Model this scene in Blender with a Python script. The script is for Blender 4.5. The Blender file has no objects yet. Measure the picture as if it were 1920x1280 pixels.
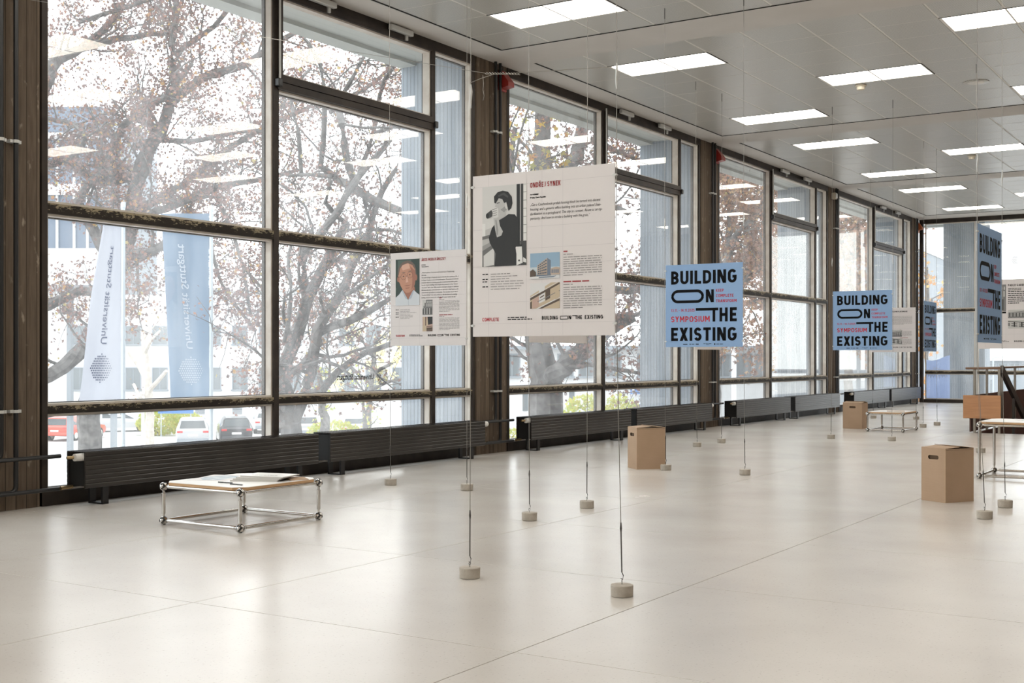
import bpy, math, random
import numpy as np
from mathutils import Vector, Matrix
from mathutils.geometry import tessellate_polygon
from math import sin, cos, pi, radians

random.seed(7)
rng = np.random.default_rng(7)
SC = bpy.context.scene
COL = SC.collection

# ---------------------------------------------------------------- camera, sky, sun, exposure
F_PX, CX_PX, HZ_PX, CAM_H, YAW = 2282.0, 960.0, 670.8, 1.2, radians(32.66)
cam_data = bpy.data.cameras.new('camera')
cam = bpy.data.objects.new('camera', cam_data)
COL.objects.link(cam)
cam.location = (0, 0, CAM_H)
cam.rotation_euler = (pi / 2, 0, YAW)
cam_data.sensor_width = 36
cam_data.lens = 36 * F_PX / 1920
cam_data.shift_y = (HZ_PX - 640) / 1920
cam_data.clip_start, cam_data.clip_end = 0.05, 600
SC.camera = cam
SC.view_settings.view_transform = 'Standard'
SC.view_settings.look = 'None'
SC.view_settings.gamma = 1
SC.view_settings.use_curve_mapping = False
SC.view_settings.exposure = 0.46
SC.cycles.max_bounces = 10
SC.cycles.diffuse_bounces = 5
SC.cycles.transparent_max_bounces = 24
SC.cycles.sample_clamp_indirect = 6

SKY = 2.7
SUN_DIR = Vector((-0.765, 0.698, 0.202)).normalized()      # towards the low autumn sun
W = bpy.data.worlds.new('sky')
SC.world = W
W.use_nodes = True
nt = W.node_tree
for n in list(nt.nodes): nt.nodes.remove(n)
wo = nt.nodes.new('ShaderNodeOutputWorld')
bg = nt.nodes.new('ShaderNodeBackground')
tc = nt.nodes.new('ShaderNodeTexCoord')
dp = nt.nodes.new('ShaderNodeVectorMath'); dp.operation = 'DOT_PRODUCT'
dp.inputs[1].default_value = SUN_DIR
mx = nt.nodes.new('ShaderNodeMath'); mx.operation = 'MAXIMUM'; mx.inputs[1].default_value = 0
pw = nt.nodes.new('ShaderNodeMath'); pw.operation = 'POWER'; pw.inputs[1].default_value = 60
pw2 = nt.nodes.new('ShaderNodeMath'); pw2.operation = 'POWER'; pw2.inputs[1].default_value = 2500
m1 = nt.nodes.new('ShaderNodeMath'); m1.operation = 'MULTIPLY_ADD'; m1.inputs[1].default_value = 1.5; m1.inputs[2].default_value = SKY
m2 = nt.nodes.new('ShaderNodeMath'); m2.operation = 'MULTIPLY_ADD'; m2.inputs[1].default_value = 4
L = nt.links
L.new(tc.outputs['Generated'], dp.inputs[0]); L.new(dp.outputs['Value'], mx.inputs[0])
L.new(mx.outputs[0], pw.inputs[0]); L.new(mx.outputs[0], pw2.inputs[0])
L.new(pw.outputs[0], m1.inputs[0]); L.new(pw2.outputs[0], m2.inputs[0]); L.new(m1.outputs[0], m2.inputs[2])
bg.inputs['Color'].default_value = (0.93, 0.965, 1.0, 1)
L.new(m2.outputs[0], bg.inputs['Strength']); L.new(bg.outputs[0], wo.inputs[0])

sun_d = bpy.data.lights.new('sun', 'SUN')
sun_d.energy = .5; sun_d.angle = radians(20); sun_d.color = (1, 0.97, 0.93)
sun = bpy.data.objects.new('sun', sun_d); COL.objects.link(sun)
sun.rotation_euler = SUN_DIR.to_track_quat('Z', 'Y').to_euler()
PANEL_LIGHT = 7.0

# ---------------------------------------------------------------- helpers
def at(px, py, d):
    """world point on the sight line through a picture point, d metres in front of the camera"""
    s, c = sin(YAW), cos(YAW)
    l = (px - CX_PX) / F_PX; v = (HZ_PX - py) / F_PX
    return Vector(((-s + c * l) * d, (c + s * l) * d, CAM_H + v * d))

def project(p):
    s, c = sin(YAW), cos(YAW)
    zc = -s * p[0] + c * p[1]; l = c * p[0] + s * p[1]
    if zc < 0.1: return None
    return (CX_PX + F_PX * l / zc, HZ_PX - F_PX * (p[2] - CAM_H) / zc)

class MB:
    def __init__(self): self.v = []; self.f = []; self.m = []
    def add(self, vs, fs, mi=0):
        b = len(self.v)
        self.v += [tuple(p) for p in vs]
        self.f += [tuple(b + i for i in f) for f in fs]
        self.m += [mi] * len(fs)
        return self
    def box(self, x0, x1, y0, y1, z0, z1, mi=0):
        return self.add([(x0,y0,z0),(x1,y0,z0),(x1,y1,z0),(x0,y1,z0),(x0,y0,z1),(x1,y0,z1),(x1,y1,z1),(x0,y1,z1)],
                        [(0,3,2,1),(4,5,6,7),(0,1,5,4),(1,2,6,5),(2,3,7,6),(3,0,4,7)], mi)
    def cbox(self, x0, x1, y0, y1, z0, z1, b, mi=0):
        """box with chamfered edges"""
        vs = []; xs = (x0, x1); ys = (y0, y1); zs = (z0, z1)
        idx = {}
        for i in (0,1):
            for j in (0,1):
                for k in (0,1):
                    sx, sy, sz = (1,-1)[i], (1,-1)[j], (1,-1)[k]
                    for a in range(3):
                        p = [xs[i] + sx*b, ys[j] + sy*b, zs[k] + sz*b]
                        p[a] = (xs[i], ys[j], zs[k])[a]
                        idx[(i,j,k,a)] = len(vs); vs.append(p)
        fs = []
        for i in (0,1): fs.append([idx[(i,j,k,0)] for j,k in ((0,0),(1,0),(1,1),(0,1))][::(1 if i else -1)])
        for j in (0,1): fs.append([idx[(i,j,k,1)] for i,k in ((0,0),(0,1),(1,1),(1,0))][::(1 if j else -1)])
        for k in (0,1): fs.append([idx[(i,j,k,2)] for i,j in ((0,0),(1,0),(1,1),(0,1))][::(1 if k else -1)])
        for j in (0,1):
            for k in (0,1): fs.append([idx[(0,j,k,1)], idx[(1,j,k,1)], idx[(1,j,k,2)], idx[(0,j,k,2)]])
        for i in (0,1):
            for k in (0,1): fs.append([idx[(i,0,k,0)], idx[(i,1,k,0)], idx[(i,1,k,2)], idx[(i,0,k,2)]])
        for i in (0,1):
            for j in (0,1): fs.append([idx[(i,j,0,0)], idx[(i,j,1,0)], idx[(i,j,1,1)], idx[(i,j,0,1)]])
        for i in (0,1):
            for j in (0,1):
                for k in (0,1): fs.append([idx[(i,j,k,0)], idx[(i,j,k,1)], idx[(i,j,k,2)]])
        return self.add(vs, fs, mi)
    def prism(self, poly, axis, a, b, mi=0):
        """extrude a 2D polygon along axis from a to b (2D coords are the other two axes in order)"""
        def p3(p, t):
            if axis == 'x': return (t, p[0], p[1])
            if axis == 'y': return (p[0], t, p[1])
            return (p[0], p[1], t)
        n = len(poly)
        vs = [p3(p, a) for p in poly] + [p3(p, b) for p in poly]
        fs = [tuple(range(n))[::-1], tuple(range(n, 2*n))] + [(i, (i+1) % n, n + (i+1) % n, n + i) for i in range(n)]
        return self.add(vs, fs, mi)
    def flat(self, poly, mi=0):
        return self.add(poly, [tuple(range(len(poly)))], mi)
    def tube(self, pts, r, n=8, cap=True, mi=0):
        pts = [Vector(p) for p in pts]
        rs = r if isinstance(r, (list, tuple)) else [r] * len(pts)
        vs = []; fs = []; up = None
        for i, p in enumerate(pts):
            t = (pts[min(i+1, len(pts)-1)] - pts[max(i-1, 0)])
            if t.length < 1e-9: t = Vector((0,0,1))
            t.normalize()
            if up is None:
                up = Vector((0,0,1)) if abs(t.z) < 0.9 else Vector((1,0,0))
            a = t.cross(up)
            if a.length < 1e-6: a = t.orthogonal()
            a.normalize(); bb = t.cross(a); up = -bb if False else up
            for k in range(n):
                an = 2*pi*k/n
                vs.append(p + (a*cos(an) + bb*sin(an)) * rs[i])
        for i in range(len(pts)-1):
            for k in range(n):
                k2 = (k+1) % n
                fs.append((i*n+k, i*n+k2, (i+1)*n+k2, (i+1)*n+k))
        if cap:
            fs.append(tuple(range(n))[::-1]); fs.append(tuple((len(pts)-1)*n + k for k in range(n)))
        return self.add(vs, fs, mi)
    def bar(self, p, q, w, h, mi=0):
        """rectangular bar from p to q: w horizontal width, h the other way"""
        p, q = Vector(p), Vector(q); t = (q-p).normalized()
        a = t.cross(Vector((0,0,1)))
        if a.length < 1e-6: a = Vector((1,0,0))
        a.normalize(); b = a.cross(t)
        vs = [c + a*sx*w/2 + b*sz*h/2 for c in (p, q) for sx, sz in ((-1,-1),(1,-1),(1,1),(-1,1))]
        return self.add(vs, [(3,2,1,0),(4,5,6,7),(0,1,5,4),(1,2,6,5),(2,3,7,6),(3,0,4,7)], mi)
    def lathe(self, prof, n=24, c=(0,0,0), mi=0):
        vs = []; fs = []; m = len(prof)
        for k in range(n):
            an = 2*pi*k/n
            for r, z in prof: vs.append((c[0]+r*cos(an), c[1]+r*sin(an), c[2]+z))
        for k in range(n):
            k2 = (k+1) % n
            for i in range(m-1): fs.append((k*m+i, k2*m+i, k2*m+i+1, k*m+i+1))
        if prof[0][0] > 1e-6: fs.append(tuple(k*m for k in range(n))[::-1])
        if prof[-1][0] > 1e-6: fs.append(tuple(k*m+m-1 for k in range(n)))
        return self.add(vs, fs, mi)
    def sphere(self, c, r, n=14, m=9, mi=0):
        prof = [(max(r*sin(pi*i/m), 1e-7), -r*cos(pi*i/m)) for i in range(m+1)]
        return self.lathe(prof, n, c, mi)
    def mesh(self, name, mats, smooth=False):
        me = bpy.data.meshes.new(name)
        me.from_pydata(self.v, [], self.f)
        if not isinstance(mats, (list, tuple)): mats = [mats]
        for m_ in mats: me.materials.append(m_)
        if len(mats) > 1: me.polygons.foreach_set('material_index', self.m)
        if smooth:
            me.polygons.foreach_set('use_smooth', [True]*len(me.polygons))
            try: me.set_sharp_from_angle(angle=radians(35))
            except Exception: pass
        me.validate(); me.update()
        return me
    def build(self, name, mats, parent=None, smooth=False, loc=None):
        o = bpy.data.objects.new(name, self.mesh(name, mats, smooth))
        COL.objects.link(o)
        if parent: o.parent = parent
        if loc is not None: o.location = loc
        return o

def link_copy(o, parent, loc):
    c = o.copy(); COL.objects.link(c); c.parent = parent; c.location = loc
    return c

def thing(name, label, cat, loc=(0,0,0), rz=0, group=None):
    o = bpy.data.objects.new(name, None); COL.objects.link(o)
    o.empty_display_size = 0.1
    o.location = loc; o.rotation_euler = (0,0,rz)
    o['label'] = label; o['category'] = cat
    if group: o['group'] = group
    return o

def tag(o, label, cat, group=None):
    o['label'] = label; o['category'] = cat
    if group: o['group'] = group
    return o

def struct(name, label=None, cat=None):
    o = bpy.data.objects.new(name, None); COL.objects.link(o); o['kind'] = 'structure'
    if label: o['label'] = label
    if cat: o['category'] = cat
    return o

def skind(o, label=None, cat=None):
    o['kind'] = 'structure'
    if label: o['label'] = label
    if cat: o['category'] = cat
    return o

def dup(root, loc, rz, label, group=None):
    r = root.copy(); COL.objects.link(r); r.location = loc; r.rotation_euler = (0,0,rz)
    r['label'] = label
    if group: r['group'] = group
    for ch in list(root.children):
        c = ch.copy(); COL.objects.link(c); c.parent = r
        for g in list(ch.children):
            d = g.copy(); COL.objects.link(d); d.parent = c
    return r

# ---------------------------------------------------------------- materials
def srgb(r, g, b):
    f = lambda c: (c/255/12.92) if c/255 <= 0.04045 else ((c/255+0.055)/1.055)**2.4
    return (f(r), f(g), f(b))

def mat(name, col, rough=0.5, metal=0.0, col2=None, scale=8, stretch=(1,1,1), bump=0.0, bscale=40, bstretch=None,
        spec=0.5, lo=0.35, hi=0.65, detail=4, coat=0):
    m = bpy.data.materials.new(name); m.use_nodes = True
    t = m.node_tree; N = t.nodes; K = t.links
    b = N['Principled BSDF']
    b.inputs['Base Color'].default_value = (*col, 1)
    b.inputs['Roughness'].default_value = rough
    b.inputs['Metallic'].default_value = metal
    b.inputs['Specular IOR Level'].default_value = spec
    if coat: b.inputs['Coat Weight'].default_value = coat
    if col2 is not None or bump:
        c = N.new('ShaderNodeTexCoord')
    if col2 is not None:
        mp = N.new('ShaderNodeMapping'); mp.inputs['Scale'].default_value = stretch
        nz = N.new('ShaderNodeTexNoise'); nz.inputs['Scale'].default_value = scale; nz.inputs['Detail'].default_value = detail
        rp = N.new('ShaderNodeMapRange'); rp.inputs[1].default_value = lo; rp.inputs[2].default_value = hi
        mi = N.new('ShaderNodeMix'); mi.data_type = 'RGBA'
        mi.inputs[6].default_value = (*col, 1); mi.inputs[7].default_value = (*col2, 1)
        K.new(c.outputs['Object'], mp.inputs[0]); K.new(mp.outputs[0], nz.inputs['Vector'])
        K.new(nz.outputs['Fac'], rp.inputs[0]); K.new(rp.outputs[0], mi.inputs[0]); K.new(mi.outputs[2], b.inputs['Base Color'])
    if bump:
        mp2 = N.new('ShaderNodeMapping'); mp2.inputs['Scale'].default_value = bstretch or stretch
        n2 = N.new('ShaderNodeTexNoise'); n2.inputs['Scale'].default_value = bscale
        bp = N.new('ShaderNodeBump'); bp.inputs['Strength'].default_value = bump; bp.inputs['Distance'].default_value = 0.01
        K.new(c.outputs['Object'], mp2.inputs[0]); K.new(mp2.outputs[0], n2.inputs['Vector'])
        K.new(n2.outputs['Fac'], bp.inputs['Height']); K.new(bp.outputs[0], b.inputs['Normal'])
    return m

def emis(name, col, s):
    m = bpy.data.materials.new(name); m.use_nodes = True
    b = m.node_tree.nodes['Principled BSDF']
    b.inputs['Base Color'].default_value = (*col, 1)
    b.inputs['Emission Color'].default_value = (*col, 1); b.inputs['Emission Strength'].default_value = s
    return m

def concrete_boards(name, colA, colB, axis, width, rough=0.8, dark=0.55, spec=0.3, scuff=None):
    """board marked concrete: plank stripes along one axis, a thin dark joint between planks"""
    m = bpy.data.materials.new(name); m.use_nodes = True
    t = m.node_tree; N = t.nodes; K = t.links; b = N['Principled BSDF']
    b.inputs['Roughness'].default_value = rough; b.inputs['Specular IOR Level'].default_value = spec
    c = N.new('ShaderNodeTexCoord'); sx = N.new('ShaderNodeSeparateXYZ'); K.new(c.outputs['Object'], sx.inputs[0])
    if axis == 'xy':
        ad = N.new('ShaderNodeMath'); ad.operation = 'ADD'; K.new(sx.outputs[0], ad.inputs[0]); K.new(sx.outputs[1], ad.inputs[1]); src = ad.outputs[0]
    else: src = sx.outputs['xyz'.index(axis)]
    dv = N.new('ShaderNodeMath'); dv.operation = 'DIVIDE'; dv.inputs[1].default_value = width; K.new(src, dv.inputs[0])
    fr = N.new('ShaderNodeMath'); fr.operation = 'FRACT'; K.new(dv.outputs[0], fr.inputs[0])
    fl = N.new('ShaderNodeMath'); fl.operation = 'FLOOR'; K.new(dv.outputs[0], fl.inputs[0])
    wn = N.new('ShaderNodeTexWhiteNoise'); wn.noise_dimensions = '1D'; K.new(fl.outputs[0], wn.inputs['W'])
    mp = N.new('ShaderNodeMapping'); mp.inputs['Scale'].default_value = (9, 9, 0.8); K.new(c.outputs['Object'], mp.inputs[0])
    nz = N.new('ShaderNodeTexNoise'); nz.inputs['Scale'].default_value = 5; nz.inputs['Detail'].default_value = 6; K.new(mp.outputs[0], nz.inputs['Vector'])
    av = N.new('ShaderNodeMath'); av.operation = 'MULTIPLY_ADD'; av.inputs[1].default_value = 0.5
    mr = N.new('ShaderNodeMapRange'); mr.inputs[1].default_value = .3; mr.inputs[2].default_value = .7; mr.inputs[4].default_value = .6
    K.new(nz.outputs['Fac'], mr.inputs[0]); K.new(wn.outputs['Value'], av.inputs[0]); K.new(mr.outputs[0], av.inputs[2])
    mi = N.new('ShaderNodeMix'); mi.data_type = 'RGBA'; mi.inputs[6].default_value = (*colA, 1); mi.inputs[7].default_value = (*colB, 1)
    K.new(av.outputs[0], mi.inputs[0])
    lt = N.new('ShaderNodeMath'); lt.operation = 'LESS_THAN'; lt.inputs[1].default_value = 0.09; K.new(fr.outputs[0], lt.inputs[0])
    m2_ = N.new('ShaderNodeMix'); m2_.data_type = 'RGBA'; m2_.inputs[7].default_value = (*[k*dark for k in colA], 1)
    K.new(lt.outputs[0], m2_.inputs[0]); K.new(mi.outputs[2], m2_.inputs[6])
    last = m2_.outputs[2]
    if scuff:
        n3 = N.new('ShaderNodeTexNoise'); n3.inputs['Scale'].default_value = 14; n3.inputs['Detail'].default_value = 8
        mp3 = N.new('ShaderNodeMapping'); mp3.inputs['Scale'].default_value = (1, 1, .45); K.new(c.outputs['Object'], mp3.inputs[0]); K.new(mp3.outputs[0], n3.inputs['Vector'])
        r3 = N.new('ShaderNodeMapRange'); r3.inputs[1].default_value = .63; r3.inputs[2].default_value = .72; r3.inputs[4].default_value = .7; K.new(n3.outputs['Fac'], r3.inputs[0])
        m3 = N.new('ShaderNodeMix'); m3.data_type = 'RGBA'; m3.inputs[7].default_value = (*scuff, 1)
        K.new(r3.outputs[0], m3.inputs[0]); K.new(last, m3.inputs[6]); last = m3.outputs[2]
    K.new(last, b.inputs['Base Color'])
    bp = N.new('ShaderNodeBump'); bp.inputs['Strength'].default_value = .5; bp.inputs['Distance'].default_value = .006
    sb = N.new('ShaderNodeMath'); sb.operation = 'SUBTRACT'; K.new(av.outputs[0], sb.inputs[0]); K.new(lt.outputs[0], sb.inputs[1])
    K.new(sb.outputs[0], bp.inputs['Height']); K.new(bp.outputs[0], b.inputs['Normal'])
    return m

def flaking(name):
    m = bpy.data.materials.new(name); m.use_nodes = True
    t = m.node_tree; N = t.nodes; K = t.links; b = N['Principled BSDF']
    b.inputs['Roughness'].default_value = .6; b.inputs['Specular IOR Level'].default_value = .25
    c = N.new('ShaderNodeTexCoord'); g = N.new('ShaderNodeSeparateXYZ'); K.new(c.outputs['Generated'], g.inputs[0])
    mp = N.new('ShaderNodeMapping'); mp.inputs['Scale'].default_value = (1, .3, 1); K.new(c.outputs['Object'], mp.inputs[0])
    n1 = N.new('ShaderNodeTexNoise'); n1.inputs['Scale'].default_value = 75; n1.inputs['Detail'].default_value = 10; n1.inputs['Roughness'].default_value = .7; K.new(mp.outputs[0], n1.inputs['Vector'])
    n2 = N.new('ShaderNodeTexNoise'); n2.inputs['Scale'].default_value = 5; n2.inputs['Detail'].default_value = 2; K.new(c.outputs['Object'], n2.inputs['Vector'])
    a1 = N.new('ShaderNodeMath'); a1.operation = 'MULTIPLY_ADD'; a1.inputs[1].default_value = .24; K.new(g.outputs[2], a1.inputs[0]); K.new(n1.outputs['Fac'], a1.inputs[2])
    a2 = N.new('ShaderNodeMath'); a2.operation = 'MULTIPLY_ADD'; a2.inputs[1].default_value = .35; K.new(n2.outputs['Fac'], a2.inputs[0]); K.new(a1.outputs[0], a2.inputs[2])
    r = N.new('ShaderNodeMapRange'); r.inputs[1].default_value = .86; r.inputs[2].default_value = .90; K.new(a2.outputs[0], r.inputs[0])
    mi = N.new('ShaderNodeMix'); mi.data_type = 'RGBA'; mi.inputs[6].default_value = (.022, .017, .013, 1); mi.inputs[7].default_value = (.30, .25, .165, 1)
    K.new(r.outputs[0], mi.inputs[0]); K.new(mi.outputs[2], b.inputs['Base Color'])
    return m

def glass_mat(name, dust=0.05, tint=(0.97, 0.985, 0.98)):
    m = bpy.data.materials.new(name); m.use_nodes = True
    t = m.node_tree; N = t.nodes; K = t.links
    for n in list(N): N.remove(n)
    out = N.new('ShaderNodeOutputMaterial')
    ge = N.new('ShaderNodeNewGeometry')
    d = N.new('ShaderNodeVectorMath'); d.operation = 'DOT_PRODUCT'
    K.new(ge.outputs['Incoming'], d.inputs[0]); K.new(ge.outputs['Normal'], d.inputs[1])
    ab = N.new('ShaderNodeMath'); ab.operation = 'ABSOLUTE'; K.new(d.outputs['Value'], ab.inputs[0])
    su = N.new('ShaderNodeMath'); su.operation = 'SUBTRACT'; su.inputs[0].default_value = 1; K.new(ab.outputs[0], su.inputs[1])
    po = N.new('ShaderNodeMath'); po.operation = 'POWER'; po.inputs[1].default_value = 5; K.new(su.outputs[0], po.inputs[0])
    fr = N.new('ShaderNodeMath'); fr.operation = 'MULTIPLY_ADD'; fr.inputs[1].default_value = .62; fr.inputs[2].default_value = .036; K.new(po.outputs[0], fr.inputs[0])
    tr = N.new('ShaderNodeBsdfTransparent'); tr.inputs[0].default_value = (*tint, 1)
    gl = N.new('ShaderNodeBsdfGlossy'); gl.inputs['Roughness'].default_value = 0.0; gl.inputs[0].default_value = (1, .96, .9, 1)
    tl = N.new('ShaderNodeBsdfTranslucent'); tl.inputs[0].default_value = (.95, .95, .95, 1)
    c = N.new('ShaderNodeTexCoord'); mp = N.new('ShaderNodeMapping'); mp.inputs['Scale'].default_value = (1, 1, .25)
    nz = N.new('ShaderNodeTexNoise'); nz.inputs['Scale'].default_value = 3.5; nz.inputs['Detail'].default_value = 8
    K.new(c.outputs['Object'], mp.inputs[0]); K.new(mp.outputs[0], nz.inputs['Vector'])
    mr = N.new('ShaderNodeMapRange'); mr.inputs[1].default_value = .35; mr.inputs[2].default_value = .7
    mr.inputs[3].default_value = dust*.6; mr.inputs[4].default_value = dust*1.5; K.new(nz.outputs['Fac'], mr.inputs[0])
    ma = N.new('ShaderNodeMixShader'); K.new(mr.outputs[0], ma.inputs[0]); K.new(tr.outputs[0], ma.inputs[1]); K.new(tl.outputs[0], ma.inputs[2])
    mb = N.new('ShaderNodeMixShader'); K.new(fr.outputs[0], mb.inputs[0]); K.new(ma.outputs[0], mb.inputs[1]); K.new(gl.outputs[0], mb.inputs[2])
    K.new(mb.outputs[0], out.inputs[0])
    return m

def leaf_mat(name, cols, trans=0.5):
    m = bpy.data.materials.new(name); m.use_nodes = True
    t = m.node_tree; N = t.nodes; K = t.links
    for n in list(N): N.remove(n)
    out = N.new('ShaderNodeOutputMaterial'); ge = N.new('ShaderNodeNewGeometry')
    rp = N.new('ShaderNodeValToRGB'); rp.color_ramp.interpolation = 'CONSTANT'
    while len(rp.color_ramp.elements) < len(cols): rp.color_ramp.elements.new(0.5)
    acc = 0
    tot = sum(w for w, _ in cols)
    for e, (w, cc) in zip(rp.color_ramp.elements, cols):
        e.position = acc / tot; e.color = (*cc, 1); acc += w
    K.new(ge.outputs['Random Per Island'], rp.inputs[0])
    df = N.new('ShaderNodeBsdfDiffuse'); tl = N.new('ShaderNodeBsdfTranslucent'); mi = N.new('ShaderNodeMixShader'); mi.inputs[0].default_value = trans
    K.new(rp.outputs[0], df.inputs[0]); K.new(rp.outputs[0], tl.inputs[0]); K.new(df.outputs[0], mi.inputs[1]); K.new(tl.outputs[0], mi.inputs[2])
    K.new(mi.outputs[0], out.inputs[0])
    return m

def fabric_mat(name, col, trans=0.45):
    m = bpy.data.materials.new(name); m.use_nodes = True
    t = m.node_tree; N = t.nodes; K = t.links
    for n in list(N): N.remove(n)
    out = N.new('ShaderNodeOutputMaterial')
    df = N.new('ShaderNodeBsdfDiffuse'); tl = N.new('ShaderNodeBsdfTranslucent'); mi = N.new('ShaderNodeMixShader'); mi.inputs[0].default_value = trans
    df.inputs[0].default_value = (*col, 1); tl.inputs[0].default_value = (*col, 1)
    K.new(df.outputs[0], mi.inputs[1]); K.new(tl.outputs[0], mi.inputs[2]); K.new(mi.outputs[0], out.inputs[0])
    return m

def perforated(name, col):
    m = bpy.data.materials.new(name); m.use_nodes = True
    t = m.node_tree; N = t.nodes; K = t.links; b = N['Principled BSDF']
    b.inputs['Roughness'].default_value = .3; b.inputs['Specular IOR Level'].default_value = .5
    c = N.new('ShaderNodeTexCoord')
    sc = N.new('ShaderNodeVectorMath'); sc.operation = 'SCALE'; sc.inputs['Scale'].default_value = 70; K.new(c.outputs['Object'], sc.inputs[0])
    fr = N.new('ShaderNodeVectorMath'); fr.operation = 'FRACTION'; K.new(sc.outputs[0], fr.inputs[0])
    sb = N.new('ShaderNodeVectorMath'); sb.operation = 'SUBTRACT'; sb.inputs[1].default_value = (.5, .5, .5); K.new(fr.outputs[0], sb.inputs[0])
    ml = N.new('ShaderNodeVectorMath'); ml.operation = 'MULTIPLY'; ml.inputs[1].default_value = (1, 1, 0); K.new(sb.outputs[0], ml.inputs[0])
    ln = N.new('ShaderNodeVectorMath'); ln.operation = 'LENGTH'; K.new(ml.outputs[0], ln.inputs[0])
    lt = N.new('ShaderNodeMath'); lt.operation = 'LESS_THAN'; lt.inputs[1].default_value = .3; K.new(ln.outputs['Value'], lt.inputs[0])
    mi = N.new('ShaderNodeMix'); mi.data_type = 'RGBA'; mi.inputs[6].default_value = (*col, 1); mi.inputs[7].default_value = (*[k*.35 for k in col], 1)
    K.new(lt.outputs[0], mi.inputs[0]); K.new(mi.outputs[2], b.inputs['Base Color'])
    return m

def terrazzo(name):
    m = bpy.data.materials.new(name); m.use_nodes = True
    t = m.node_tree; N = t.nodes; K = t.links; b = N['Principled BSDF']
    b.inputs['Specular IOR Level'].default_value = .8
    c = N.new('ShaderNodeTexCoord'); oi = N.new('ShaderNodeObjectInfo')
    ad = N.new('ShaderNodeVectorMath'); ad.operation = 'ADD'; K.new(c.outputs['Object'], ad.inputs[0]); K.new(oi.outputs['Location'], ad.inputs[1])
    n1 = N.new('ShaderNodeTexNoise'); n1.inputs['Scale'].default_value = .9; n1.inputs['Detail'].default_value = 6; K.new(ad.outputs[0], n1.inputs['Vector'])
    n2 = N.new('ShaderNodeTexNoise'); n2.inputs['Scale'].default_value = 75; n2.inputs['Detail'].default_value = 2; K.new(ad.outputs[0], n2.inputs['Vector'])
    r1 = N.new('ShaderNodeMapRange'); r1.inputs[1].default_value = .3; r1.inputs[2].default_value = .7; K.new(n1.outputs['Fac'], r1.inputs[0])
    r2 = N.new('ShaderNodeMapRange'); r2.inputs[1].default_value = .63; r2.inputs[2].default_value = .72; r2.inputs[4].default_value = .28; K.new(n2.outputs['Fac'], r2.inputs[0])
    mi = N.new('ShaderNodeMix'); mi.data_type = 'RGBA'; mi.inputs[6].default_value = (*FLOOR_A, 1); mi.inputs[7].default_value = (*FLOOR_B, 1); K.new(r1.outputs[0], mi.inputs[0])
    m2_ = N.new('ShaderNodeMix'); m2_.data_type = 'RGBA'; m2_.inputs[7].default_value = (.2, .16, .13, 1); K.new(r2.outputs[0], m2_.inputs[0]); K.new(mi.outputs[2], m2_.inputs[6])
    # sparse pits and scratches
    vo = N.new('ShaderNodeTexNoise'); vo.inputs['Scale'].default_value = 11; vo.inputs['Detail'].default_value = 9; vo.inputs['Roughness'].default_value = .75
    mp = N.new('ShaderNodeMapping'); mp.inputs['Scale'].default_value = (1, 2.2, 1); mp.inputs['Rotation'].default_value = (0, 0, .5); K.new(ad.outputs[0], mp.inputs[0]); K.new(mp.outputs[0], vo.inputs['Vector'])
    r3 = N.new('ShaderNodeMapRange'); r3.inputs[1].default_value = .70; r3.inputs[2].default_value = .725; r3.inputs[4].default_value = .75; K.new(vo.outputs['Fac'], r3.inputs[0])
    m3 = N.new('ShaderNodeMix'); m3.data_type = 'RGBA'; m3.inputs[7].default_value = (.1, .085, .07, 1); K.new(r3.outputs[0], m3.inputs[0]); K.new(m2_.outputs[2], m3.inputs[6])
    K.new(m3.outputs[2], b.inputs['Base Color'])
    rr = N.new('ShaderNodeMapRange'); rr.inputs[3].default_value = .2; rr.inputs[4].default_value = .3; K.new(n1.outputs['Fac'], rr.inputs[0]); K.new(rr.outputs[0], b.inputs['Roughness'])
    return m

FLOOR_A, FLOOR_B = (.585, .545, .50), (.645, .612, .567)
M = {}
M['floor'] = terrazzo('polished_terrazzo')
M['joint'] = mat('dark_joint', (.05, .04, .03), .9)
M['plaster'] = mat('white_plaster', (.52, .49, .455), .75, col2=(.55, .52, .485), scale=2)
M['void'] = mat('void_shadow_black', (.015, .014, .013), .9)
M['tile'] = perforated('perforated_metal', (.52, .50, .455))
M['tbar'] = mat('ceiling_rail', (.68, .65, .60), .5)
M['pillar'] = concrete_boards('brown_board_concrete', (.085, .062, .044), (.17, .127, .09), 'y', .095, .75, .6, .3, scuff=(.36, .30, .23))
M['fin'] = concrete_boards('pale_board_concrete', (.25, .29, .335), (.34, .38, .425), 'x', .058, .85, .35)
M['fin_y'] = concrete_boards('pale_board_concrete_side', (.30, .315, .34), (.42, .435, .455), 'xy', .06, .85, .5)
M['soffit'] = mat('soffit_paint', (.52, .53, .50), .8)
M['frame'] = mat('dark_brown_steel', (.024, .018, .015), .5, col2=(.045, .034, .027), scale=5, spec=.3)
M['flake'] = flaking('flaking_steel')
M['bead'] = mat('pale_glazing_bead', (.56, .50, .44), .5, col2=(.66, .62, .56), scale=6)
M['seal'] = mat('gap_hole_black', (.01, .01, .01), .6)
M['glass'] = glass_mat('dusty_glass', .075)
M['glassc'] = glass_mat('clear_glass', .03)
M['alu'] = mat('pale_aluminium', (.6, .6, .58), .4, .3)
M['steel'] = mat('bright_steel', (.62, .60, .57), .16, 1.0)
M['dsteel'] = mat('dark_steel', (.10, .095, .09), .35, .7)
M['wire'] = mat('wire_steel', (.30, .28, .25), .35, .8)
M['black'] = mat('black_enamel', (.012, .012, .013), .35)
M['rad'] = mat('radiator_enamel', (.018, .015, .013), .28, col2=(.026, .022, .019), scale=3, spec=.55)
M['radin'] = mat('radiator_inside', (.008, .008, .008), .7)
M['valve'] = mat('white_plastic', (.72, .70, .66), .4)
M['brass'] = mat('old_brass', (.35, .25, .13), .35, .9)
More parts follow.
